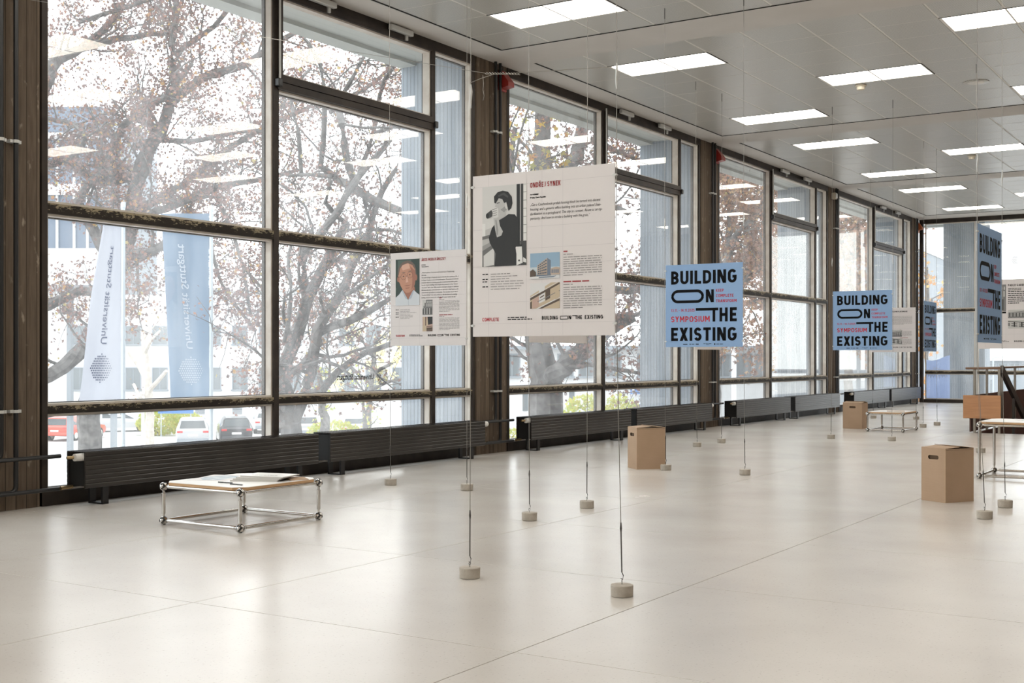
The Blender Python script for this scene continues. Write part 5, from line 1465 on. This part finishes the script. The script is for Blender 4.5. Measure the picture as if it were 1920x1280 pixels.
tree('thick plane tree trunk seen through the second window bay', 24, T_C, 13, 2.0, (1.2, 3.0), 13, (.04, .08), skip_low=.2)
# a close bough with big leaves in front of the second bay
tree('slim tree close to the glass with big yellow leaves in the second bay', 19, [[(938,780,3.5),(942,600,3),(950,420,3),(965,300,2.5),(985,220,2),(1010,150,1.5)], [(950,400,2),(985,330,1.5),(1020,300,1.2),(1050,290,1)], [(960,320,2),(950,260,1.5),(975,200,1.2)]], 14, 1.3, (.5, 1.0), 2, (.05, .095), skip_low=2.6, leafm=leaf_mat('yellow_leaves', [(3, (.62, .42, .10)), (2, (.48, .46, .16)), (2, (.50, .26, .12)), (1, (.60, .52, .2))]), twig_len=(.15, .35))
T_D = [
 [(1335,800,17),(1338,700,16),(1345,620,14),(1360,560,13),(1395,520,11),(1420,490,8),(1435,430,7),(1440,370,5)],
 [(1395,520,9),(1422,500,9),(1450,487,9),(1470,492,6),(1510,480,4)],
 [(1345,610,10),(1360,500,8),(1370,430,7),(1365,350,6),(1360,280,5)],
 [(1360,480,6),(1385,430,5),(1420,400,5),(1440,330,4)],
 [(1345,560,7),(1330,500,6),(1320,420,5),(1335,330,4)],
 [(1365,440,5),(1400,350,5),(1425,290,4)],
 [(1360,560,6),(1400,570,5),(1450,560,4),(1490,590,3)],
]
tree('rust-leaved tree behind the third window bay', 38, T_D, 15, 2.4, (1.5, 3.6), 16, (.06, .11), leafm=M['leafC'], skip_low=.5)
T_E = [
 [(1590,790,9),(1592,640,8),(1596,520,7),(1600,450,6),(1605,400,4),(1608,350,3)],
 [(1596,520,5),(1580,460,4),(1570,400,3)], [(1598,490,5),(1620,440,4),(1640,400,3)], [(1600,450,4),(1630,420,3),(1650,370,3)], [(1594,600,4),(1620,580,3),(1650,590,2)], [(1594,640,3),(1575,620,3),(1560,560,2)],
]
tree('rust-leaved tree beyond the fourth window bay', 58, T_E, 16, 1.8, (2.5, 4.5), 14, (.10, .18), leafm=M['leafC'], skip_low=1.0)
tree('orange tree outside the far corner of the hall', 50, [[(1738,790,4),(1738,640,3.5),(1740,560,3),(1738,500,2)], [(1739,600,2),(1748,560,2)], [(1739,650,2),(1746,640,2)]], 17, 1.1, (1.2, 2.4), 10, (.08, .14), leafm=leaf_mat('orange_leaves', [(3, (.62, .34, .16)), (2, (.55, .38, .2)), (1, (.66, .48, .2))]), skip_low=-1)
tree('pale bare little tree between the two flags', 52, [[(281,770,8),(279,715,7),(272,660,5),(268,620,4)], [(279,715,5),(262,690,4),(240,660,3)], [(278,735,5),(295,715,4),(312,695,3)], [(272,660,4),(285,635,3),(300,620,2)], [(280,760,4),(262,745,3),(252,720,3)]], 18, .5, (1.0, 1.8), 1, (.05, .08), bark=M['barkpale'], skip_low=-1.5)
tree('thin pale bare tree behind the third bay', 45, [[(1500,790,4),(1502,700,3.5),(1500,640,3),(1510,600,2)], [(1502,690,3),(1480,660,2),(1470,640,2)], [(1501,660,3),(1520,640,2),(1535,610,1.5)]], 19, .9, (.8, 1.8), 0, (.05, .08), bark=M['barkpale'], skip_low=-2)  # whitish bark colour stands for sun on the bare branches
tree('small bare tree behind the parked cars', 66, [[(684,800,4),(683,775,3),(681,750,2.5),(690,720,2)], [(684,775,2),(692,760,2),(697,745,1.5)], [(682,755,2),(672,740,1.5)]], 20, .8, (1.0, 2.0), 2, (.08, .14), leafm=M['leafG'], skip_low=-3)
tree('second small tree left of the slanting tree trunks', 70, [[(608,800,9),(606,770,8),(602,730,6),(598,700,4)], [(604,740,4),(618,715,3)], [(606,760,4),(590,735,3)]], 21, .8, (1.0, 2.0), 3, (.08, .14), leafm=M['leafG'], skip_low=-3)
tree('pale yellow tree far behind the slanting tree', 72, [[(690,790,6),(695,740,5),(700,680,4),(705,630,3)], [(696,720,4),(660,690,3),(640,670,2)], [(698,700,4),(735,680,3),(760,660,2)], [(700,670,3),(680,640,2),(665,620,2)], [(697,730,3),(730,715,3),(755,710,2)]], 22, .8, (2.0, 3.6), 9, (.10, .17), leafm=leaf_mat('pale_yellow_leaves', [(3, (.86, .80, .45)), (2, (.82, .78, .52)), (1, (.74, .62, .36))]), skip_low=-1.5)
# ---- shrubs
def shrub(label, px, py, d, w, h, seed, m, n=900, s=(.07, .13)):
    r_ = np.random.default_rng(seed); p = at(px, py, d)
    t = thing('shrub', label, 'shrub', (p.x, p.y, GZ), 0, 'shrubs by the street')
    u = r_.normal(size=(n,3)); u /= np.linalg.norm(u, axis=1, keepdims=True); u *= r_.uniform(.45, 1, size=(n,1))**.5
    zt = max(p.z - GZ, h)
    pts = np.stack([u[:,0]*w, u[:,1]*w*.6, zt - h/2 + u[:,2]*h/2], 1)
    leaf_object('foliage', pts, r_.uniform(*s, size=n), m, t, r_)
    b = MB(); rr = random.Random(seed)
    for k in range(7):
        e = (rr.uniform(-w,w)*.7, rr.uniform(-w,w)*.4, zt - h*.35)
        b.tube([(rr.uniform(-.2,.2), rr.uniform(-.2,.2), 0), (e[0]*.6, e[1]*.6, e[2]*.6), e], [.03, .02, .008], 5, False)
    b.build('stems', M['bark'], t)
shrub('yellow-green hedge behind the white cars', 300, 783, 88, 2.2, 1.9, 31, M['leafG'], 1300, (.10, .18))
shrub('second yellow-green hedge bush right of the first', 345, 788, 92, 1.8, 1.6, 32, M['leafG'], 900, (.10, .18))
shrub('low green bush by the cars under the slanting tree', 628, 790, 78, 2.2, 1.6, 33, M['leafG'], 1000, (.10, .17))
shrub('yellow bush left of the mullion in the second bay', 1095, 735, 45, .95, 2.2, 34, M['leafG'], 900, (.07, .12))
shrub('yellow bush right of the mullion in the second bay', 1165, 738, 45, .85, 2.0, 35, M['leafG'], 800, (.07, .12))
shrub('low bush seen past the second pillar', 962, 800, 40, .8, .9, 36, M['leafG'], 400, (.06, .1))

# ---- flags
def flag(label, D, pts_left, pole_px, m, ink, seed):
    """hanging banner: left edge given as picture points, right edge at the pole"""
    pb_ = at(pole_px, 700, D)
    t = thing('flag', label, 'flag', (pb_.x, pb_.y, GZ), 0, 'banner flags on poles'); off = Vector((pb_.x, pb_.y, GZ))
    right = Vector((cos(YAW), sin(YAW), 0)); fw = Vector((-sin(YAW), cos(YAW), 0))
    ztop = at(pole_px, pts_left[0][1], D).z; zbot = at(pole_px, pts_left[-1][1], D).z
    NX, NZ = 14, 40; P = []
    prof = [(at(pole_px, py, D).z, (pole_px - px)*D/F_PX) for px, py in pts_left]
    def wid(z):
        for (za, wa), (zb, wb) in zip(prof, prof[1:]):
            if zb <= z <= za: u = (za-z)/(za-zb); return wa*(1-u) + wb*u
        return prof[-1][1]
    def surf(u, z, lift=0):
        w = wid(z)
        return pb_ - right*(w*u + .05) + fw*(.07*sin(u*9 + z*.6 + seed)*u - lift) + Vector((0,0,z - pb_.z)) - off
    b = MB(); vs = []; fs = []
    for j in range(NZ+1):
        for i in range(NX+1): vs.append(surf(i/NX, ztop + (zbot-ztop)*j/NZ))
    for j in range(NZ):
        for i in range(NX): a = j*(NX+1)+i; fs.append((a, a+1, a+NX+2, a+NX+1))
    b.add(vs, fs); cl = b.build('banner_cloth', m, t, True)
    p = MB(); ph = ztop - GZ + .12; p.tube([(0,0,0), (0,0,ph)], .045, 12); p.build('flag_pole', M['polemetal'], t, True)
    MB().tube([(0,0,ph-.05), (0,0,ph+.05), (0,0,ph+.07)], [.055, .05, .02], 12).build('pole_cap', M['polemetal'], t)
    # lettering seen from behind: mirrored, running up the cloth
    vs, f2 = text_geo('Universität Stuttgart', 1.0, 0, .01)
    xm = max(v[0] for v in vs)
    return t, surf, vs, f2, xm, ztop, zbot, cl
def flag_text(F, z0, z1, u_at, capu, ink, dots_z, dot_r):
    t, surf, vs, f2, xm, ztop, zbot, cl = F
    b = MB()
    out = []
    for (x, y, z) in vs:
        zz = z0 + (z1 - z0)*x/xm
        out.append(surf(u_at(zz) - (y - .35)*capu, zz, .015))
    b.add(out, f2); b.build('lettering', ink, cl)
    d = MB(); n = 12
    uc = u_at(dots_z)
    for i in range(-n//2, n//2+1):
        for j in range(-n//2, n//2+1):
            x, y = (i + (.5 if j % 2 else 0))/(n/2), j/(n/2)
            if x*x + y*y > 1: continue
            r = .068*(1.0 - .45*max(0, x)) * dot_r
            c = (uc - x*dot_r*.95, dots_z + y*dot_r)
            ring = [surf(c[0] + r*.95*cos(2*pi*k/6), c[1] + r*sin(2*pi*k/6), .015) for k in range(6)]
            d.flat(ring)
    d.build('dotted_emblem', ink, cl)
F1 = flag('white hanging banner flag with dark lettering on a grey pole', 26, [(200, 395), (197, 430), (176, 560), (168, 640), (160, 710), (154, 752)], 231, M['flagw'], M['flagink'], 1.0)
flag_text(F1, at(200, 646, 26).z, at(200, 461, 26).z, lambda z: .60 - .06*z, .30, M['flagink'], at(200, 690, 26).z, .30)
F2 = flag('pale blue hanging banner flag with white lettering on a grey pole', 28, [(304, 400), (307, 440), (313, 540), (319, 640), (324, 720), (325, 752)], 396, M['flagb'], M['flaginkw'], 2.6)
flag_text(F2, at(360, 655, 28).z, at(360, 458, 28).z, lambda z: .42 + .04*z, .22, M['flaginkw'], at(360, 695, 28).z, .31)

# sticker on the glass, seen from behind
t = thing('window_sticker', 'grey mirrored lettering with a dotted emblem stuck on the glass low in the first bay', 'sticker', (XG - .008, 9.7, .85))
vs, f2 = text_geo('Universität Stuttgart', 1.0, 0, .025)
xm = max(v[0] for v in vs)
MB().add([(0, .87 - v[0]/xm*.62, .115 + v[1]*.088) for v in vs], f2).build('lettering', M['sticker'], t)
d = MB()
for i in range(-8, 9):
    for j in range(-8, 9):
        x, y = (i + (.5 if j % 2 else 0))/8, j/8
        if x*x + y*y > 1: continue
        c = (1.02 + x*.105, .145 + y*.105); r = .0056
        d.flat([(0, c[0] + r*cos(2*pi*k/6), c[1] + r*sin(2*pi*k/6)) for k in range(6)])
d.build('dotted_emblem', M['sticker'], t)
p = at(1905, 487, (YB - .0) / (cos(YAW) + sin(YAW)*(1905-CX_PX)/F_PX))
t = thing('window_emblem', 'small grey dotted round emblem on the end glazing', 'sticker', (p.x, YB + .058, p.z))
d = MB()
for i in range(-4, 5):
    for j in range(-4, 5):
        x, y = (i + (.5 if j % 2 else 0))/4, j/4
        if x*x + y*y <= 1: d.flat([(x*.11 + .013*cos(2*pi*k/6), 0, y*.11 + .013*sin(2*pi*k/6)) for k in range(6)])
d.build('dotted_emblem', M['inkgrey'], t)

# ---- cars
def car(label, px, py, d, heading, paint, kind='suv', lights=True):
    p = at(px, py, d); dz = GZ
    k = (CAM_H - GZ) / max(CAM_H - p.z, .1)
    p = at(px, HZ_PX + (CAM_H - GZ)*F_PX/d, d)
    t = thing('car', label, 'car', (p.x, p.y, GZ), heading, 'parked cars outside')
    H = dict(suv=1.68, wagon=1.5, sedan=1.45)[kind]; k = H/1.68
    st = [(-2.3,.45,.95,.97,.80,.70),(-2.24,.34,1.0,1.03,.88,.80),(-1.98,.3,1.05,1.60,.92,.70),(-1.0,.28,1.05,1.70,.93,.70),(.4,.28,1.02,1.62,.93,.67),(1.1,.28,1.0,1.04,.92,.84),(2.0,.32,.9,.92,.88,.76),(2.3,.42,.74,.76,.78,.68)]
    t.scale = (1.1, 1.1, 1.1)
    if kind == 'sedan': st[1] = (-2.24,.34,1.05,1.1,.88,.78); st[2] = (-1.75,.3,1.08,1.16,.92,.78); st.insert(3, (-1.25,.28,1.06,1.62,.93,.68)); st[4] = (-.4,.28,1.05,1.70,.93,.69)
    b = MB(); vs = []; n = 8
    for (y, zl, zb, zr, wl, wr) in st:
        zl, zb, zr = zl, zb*k, zr*k
        zm = max(zb, zr - .09)
        vs += [(-wl,y,zl),(-wl-.02,y,(zl+zb)/2),(-wl,y,zb),(-wr,y,zm),(-wr+.12,y,zr),(wr-.12,y,zr),(wr,y,zm),(wl,y,zb),(wl+.02,y,(zl+zb)/2),(wl,y,zl)]
    n = 10; fs = [tuple(range(n)), tuple((len(st)-1)*n + i for i in range(n))[::-1]]
    for i in range(len(st)-1):
        for j in range(n): fs.append((i*n+j, (i+1)*n+j, (i+1)*n+(j+1)%n, i*n+(j+1)%n))
    b.add(vs, fs).build('body', paint, t, True)
    a, c = (st[1], st[2]) if kind != 'sedan' else (st[2], st[3])
    def onr(u, s, o=-.012): # rear slope
        y = a[0]*(1-u)+c[0]*u + o; z = (a[3]*(1-u)+c[3]*u)*k; w = (a[5]-.06)*(1-u)+(c[5]-.10)*u; return (s*w, y, z)
    g = MB(); g.add([onr(.15,-1),onr(.15,1),onr(.88,1),onr(.88,-1)], [(0,1,2,3)]); g.build('rear_window', M['cglass'], t)
    for s in (-1, 1):
        g = MB(); q = []
        for (y, zb, zr, wl, wr) in ((c[0]+.12, c[2], c[3], c[4], c[5]), (.3, 1.02, 1.63, .93, .675)):
            for f in (.12, .82): q.append((s*(wl*(1-f)+wr*f + .012), y, (zb*(1-f) + (zr-.09)*f)*k))
        q.append((s*(.93*.88+.84*.12 + .01), .95, 1.06*k))
        g.add(q, [(0, 2, 3, 1), (2, 4, 3)]); g.build('side_window', M['cglass'], t)
    if lights:
        for s in (-1, 1):
            MB().cbox(min(s*.55, s*.86), max(s*.55, s*.86), -2.31, -2.2, .84*k + .02, .98*k, .012).build('tail_light', M['tail'], t)
    MB().cbox(-.27, .27, -2.325, -2.29, .66*k, .78*k, .006).build('number_plate', M['plate'], t)
    MB().cbox(-.86, .86, -2.36, -2.2, .36, .55, .02).build('bumper', paint if paint != M['cwhite'] else M['rgrey'], t)
    wb = MB().tube([(-.11,0,0),(-.1,0,0),(.1,0,0),(.11,0,0)], [.29,.33,.33,.29], 18)
    wm = wb.mesh('wheel', M['tyre']); hm = MB().tube([(-.12,0,0),(.12,0,0)], .2, 14).mesh('hub', M['alu'])
    for sx in (-.82, .82):
        for y in (-1.42, 1.42):
            o = bpy.data.objects.new('wheel', wm); COL.objects.link(o); o.parent = t; o.location = (sx, y, .33)
            h = bpy.data.objects.new('hub', hm); COL.objects.link(h); h.parent = o
    return t
h0 = YAW
car('dark car at the left edge of the first window', 92, 815, 96, h0 - 1.0, M['cblack'], 'wagon')
car('red hatchback beside the dark car, partly behind the tree trunk', 141, 818, 84, h0 - .2, M['cred'], 'wagon')
car('white saloon parked side-on behind the first flag pole', 224, 818, 93, h0 - 1.25, M['cwhite'], 'sedan', False)
car('white off-road car seen from behind, left of the black estate car', 362, 828, 78, h0 + .25, M['cwhite'], 'suv')
car('black estate car seen from behind beside the white off-road car', 438, 824, 80, h0 + .30, M['cblack'], 'suv')
car('white car at the mullion right of the black estate car', 500, 815, 92, h0 + .25, M['cwhite'], 'sedan')
car('white car behind the foot of the slanting tree', 572, 815, 86, h0 + .2, M['cwhite'], 'wagon')
car('white car with a pale blue rear window at the right of the first window', 665, 818, 84, h0 + .15, M['cwhite'], 'sedan')

# ---- buildings
def facing_box(b, c, w, d, h, mi=0): b.box(c-w/2, c+w/2, 0, d, 0, h, mi)
def building(label, px, D, name='building', rz=0):
    p = at(px, 700, D)
    return thing(name, label, 'building', (p.x, p.y, GZ), YAW + rz), D
def xs(px, px0, D): return (px - px0)*D/F_PX
def zs_(py, D): return CAM_H + (HZ_PX - py)*D/F_PX - GZ
def add_window(t, x0, x1, z0, z1, m=None, sill=True, y=-.0):
    w = MB()
    for a in ((x0-.08, x0, z0, z1), (x1, x1+.08, z0, z1), (x0-.08, x1+.08, z1, z1+.08)): w.box(a[0], a[1], y-.05, y+.02, a[2], a[3])
    if sill: w.box(x0-.15, x1+.15, y-.16, y+.02, z0-.12, z0)
    w.build('window', M['rgrey'], t)
    wp = [c for c in t.children][-1]
    MB().box(x0, x1, y-.012, y+.0, z0, z1).build('pane', m or M['bwin'], wp)
    MB().box((x0+x1)/2-.03, (x0+x1)/2+.03, y-.03, y-.01, z0, z1).build('glazing_bar', M['rgrey'], wp)
t, D = building('long white rendered building across the street', 400, 106)
MB().box(xs(40,400,D), xs(770,400,D), 0, 12, 0, zs_(545,D)).build('wall', M['rwhite'], t)
MB().box(xs(36,400,D), xs(774,400,D), -.5, 12.5, zs_(545,D), zs_(540,D)).build('roof_edge', M['rwhite'], t)
for row, (ya, yb) in enumerate(((690, 730), (612, 645))):
    for k in range(13):
        px = 150 + 50*k
        add_window(t, xs(px-13,400,D), xs(px+13,400,D), zs_(yb,D), zs_(ya,D))
for k, px in enumerate((330, 375, 445, 520, 560)):
    v = MB()
    for q in range(5): v.box(xs(px-9,400,D), xs(px+9,400,D), -.06, 0, zs_(776-2.6*q,D) , zs_(776-2.6*q,D)+.07)
    v.build('vent_grille', M['rgrey'], t)
t, D = building('dark glazed block with white bands at the upper left', 150, 58)
zz = lambda py: zs_(py, D)
MB().box(xs(20,150,D), xs(192,150,D), 0, 9, zz(534), zz(200)).build('glazed_body', M['bblue'], t)
for (ya, yb) in ((466, 534), (346, 366), (250, 262)): MB().box(xs(18,150,D), xs(194,150,D), -.25, 0, zz(yb), zz(ya)).build('white_band', M['rwhite'], t)
for px in (60, 108, 140, 165): MB().box(xs(px-2,150,D), xs(px+2,150,D), -.12, 0, zz(466), zz(260)).build('window_post', M['rwhite'], t)
lv = MB()
for q in range(30): lv.box(xs(193,150,D), xs(224,150,D), -.1, .1, zz(466-6*q), zz(466-6*q)+.07)
lv.box(xs(193,150,D), xs(224,150,D), .1, 6, zz(534), zz(270)); lv.build('louvre_panel', M['rgrey'], t)
for px in (30, 100, 185): MB().box(xs(px-4,150,D), xs(px+4,150,D), 2, 2.4, 0, zz(534)).build('pillar', M['rgrey'], t)
t, D = building('low pale building with a window strip behind the rust tree', 1395, 75)
zz = lambda py: zs_(py, D)
MB().box(xs(900,1395,D), xs(1455,1395,D), 0, 10, 0, zz(655)).build('wall', M['rwhite'], t)
MB().box(xs(896,1395,D), xs(1459,1395,D), -.6, 10.5, zz(655), zz(648)).build('roof_edge', M['rgrey'], t)
for px in (960, 1020, 1060, 1100, 1150, 1210, 1355, 1395, 1430): add_window(t, xs(px-13,1395,D), xs(px+13,1395,D), zz(705), zz(665))
for px in (985, 1012, 1040, 1072): MB().box(xs(px-5,1395,D), xs(px+5,1395,D), -.05, 0, zz(770), zz(722)).build('doorway', M['bwin'], t)
sg = MB().box(xs(1180,1395,D), xs(1248,1395,D), -.75, -.6, zz(738), zz(726)).build('sign_board', M['signblue'], t)
b = MB(); greek(b, xs(1196,1395,D), xs(1214,1395,D), zz(734.5), .14, 5, 1, -.76, 0, (.12, .3)); b.flat([(xs(1183,1395,D), -.76, zz(736)), (xs(1187,1395,D), -.76, zz(736)), (xs(1187,1395,D), -.76, zz(728)), (xs(1183,1395,D), -.76, zz(728))]); b.build('sign_marks', M['rwhite'], sg)
t, D = building('grey panelled building behind the third and fourth bays', 1500, 64, rz=-.5)
zz = lambda py: zs_(py, D)
MB().box(xs(1452,1500,D), xs(1700,1500,D), 0, 14, 0, zz(470)).build('wall', M['rgrey'], t)
for k in range(20):
    x = xs(1452,1500,D) + k*.36
    MB().box(x, x+.05, -.05, 0, zz(600), zz(470)).build('cladding_rib', M['rwhite'], t)
for k in range(7):
    x = xs(1460,1500,D) + k*.98
    add_window(t, x, x+.75, zz(660), zz(615))
MB().box(xs(1450,1500,D), xs(1702,1500,D), -.3, 0, zz(612), zz(602)).build('ledge', M['rgrey'], t)
MB().box(xs(1450,1500,D), xs(1702,1500,D), -.3, 14.3, zz(470), zz(462)).build('roof_edge', M['rwhite'], t)
t, D = building('white modern block with a sloping roofline behind the fourth bay', 1622, 90, rz=.85)
zz = lambda py: zs_(py, D)
MB().box(0, 6.5, 0, 8, 0, zz(440)).build('wall', mat('pale_grey_render', (.30, .33, .36), .8), t)
for r in range(4):
    MB().box(-.1, 6.6, -.2, 0, zz(528+52*r), zz(520+52*r)).build('floor_band', M['rwhite'], t)
    for k in range(5): add_window(t, .3+1.25*k, 1.25+1.25*k, zz(516+52*r), zz(484+52*r), M['bblue'])
MB().box(-.3, 6.8, -.4, 8.3, zz(440), zz(434)).build('roof_edge', M['rgrey'], t)
t, D = building('low pale building beyond the end glazing', 1890, 120)
zz = lambda py: zs_(py, D)
MB().box(xs(1700,1890,D), xs(2100,1890,D), 0, 10, 0, zz(676)).build('wall', M['rgrey'], t)
MB().box(xs(1700,1890,D), xs(2100,1890,D), -.4, 10.4, zz(676), zz(673)).build('roof_edge', M['rwhite'], t)
for k in range(13):
    px = 1770 + 22*k; add_window(t, xs(px-8,1890,D), xs(px+8,1890,D), zz(696), zz(682))
    MB().box(xs(px-3,1890,D), xs(px+3,1890,D), -.06, 0, zz(740), zz(712)).build('doorway', M['bwin'], t)
# street furniture
p = at(1196, 800, 52)
t = thing('parking_sign', 'small white and blue sign on a post in the second bay', 'sign', (p.x, p.y, GZ), YAW)
MB().tube([(0,.03,0),(0,.03,3.9)], .035, 8).build('post', M['polemetal'], t)
MB().box(-.16, .16, -.01, .0, zs_(764,52), zs_(754,52)).build('plate', M['rwhite'], t)
MB().box(-.12, .12, -.015, -.01, zs_(763,52), zs_(757,52)).build('blue_field', M['signblue'], t)
for (px, lab, h) in ((268, 'white post standing between the parked cars', 3.0), (1376, 'white pole behind the third bay', 8.0), (752, 'slim white post at the right of the first bay', 2.6)):
    p = at(px, 800, 70 if px < 1000 else 50)
    t = thing('street_post', lab, 'post', (p.x, p.y, GZ), YAW, 'white posts along the street')
    MB().tube([(0,0,0),(0,0,h)], .10, 10).build('shaft', M['rwhite'], t); MB().tube([(0,0,h),(0,0,h+.06)], [.11,.03], 10).build('cap', M['rwhite'], t)
p = at(1862, 800, 60)
t = thing('street_lamp', 'thin street lamp beyond the end glazing', 'street lamp', (p.x, p.y, GZ), YAW)
MB().tube([(0,0,0),(0,0,zs_(671,60))], .04, 8).build('mast', M['polemetal'], t); MB().tube([(0,0,zs_(671,60)),(.0,0,zs_(671,60)+.02),(.28,0,zs_(670,60)+.03)], [.04,.04,.05], 8).build('lamp_head', M['polemetal'], t)
p = at(320, 770, 86)
t = thing('street_sign', 'blue rectangular sign above the hedge', 'sign', (p.x, p.y, GZ), YAW)
MB().box(-.9, 1.6, 0, .06, zs_(775,86), zs_(763,86)).build('board', M['signblue'], t)
for x in (-.7, 1.4): MB().tube([(x,.08,0),(x,.08,zs_(763,86))], .04, 8).build('post', M['polemetal'], t)
# banner hung behind the end glazing
t = thing('banner', 'pale blue translucent banner with white script behind the end glazing', 'banner', (-8.36, YB + .085, .1))
nx_ = 10; vs = []; fs = []
for i in range(nx_+1):
    x = .64*i/nx_
    zt = 1.06 + .05*sin(i/nx_*pi*1.5 + pi) + .06*(i/nx_)
    vs += [(x, .008*sin(i*1.3), 0), (x, .008*sin(i*1.3), zt)]
for i in range(nx_): fs.append((2*i, 2*i+2, 2*i+3, 2*i+1))
MB().add(vs, fs).build('cloth', M['banner'], t)
b = MB()
rr = random.Random(5)
for k in range(7):
    x = .07 + .075*k; z = .56 + rr.uniform(-.01, .02)
    b.tube([(x, -.014, z), (x + .02, -.014, z + .09 + rr.uniform(0,.04)), (x + .03, -.014, z + .03), (x + .055, -.014, z + .06), (x + .07, -.014, z)], .005, 4)
for k in range(3): b.tube([(.2, -.014, .80 + .02*k), (.42 - .05*k, -.014, .80 + .02*k)], .003, 4)
b.build('white_script', M['rwhite'], t)
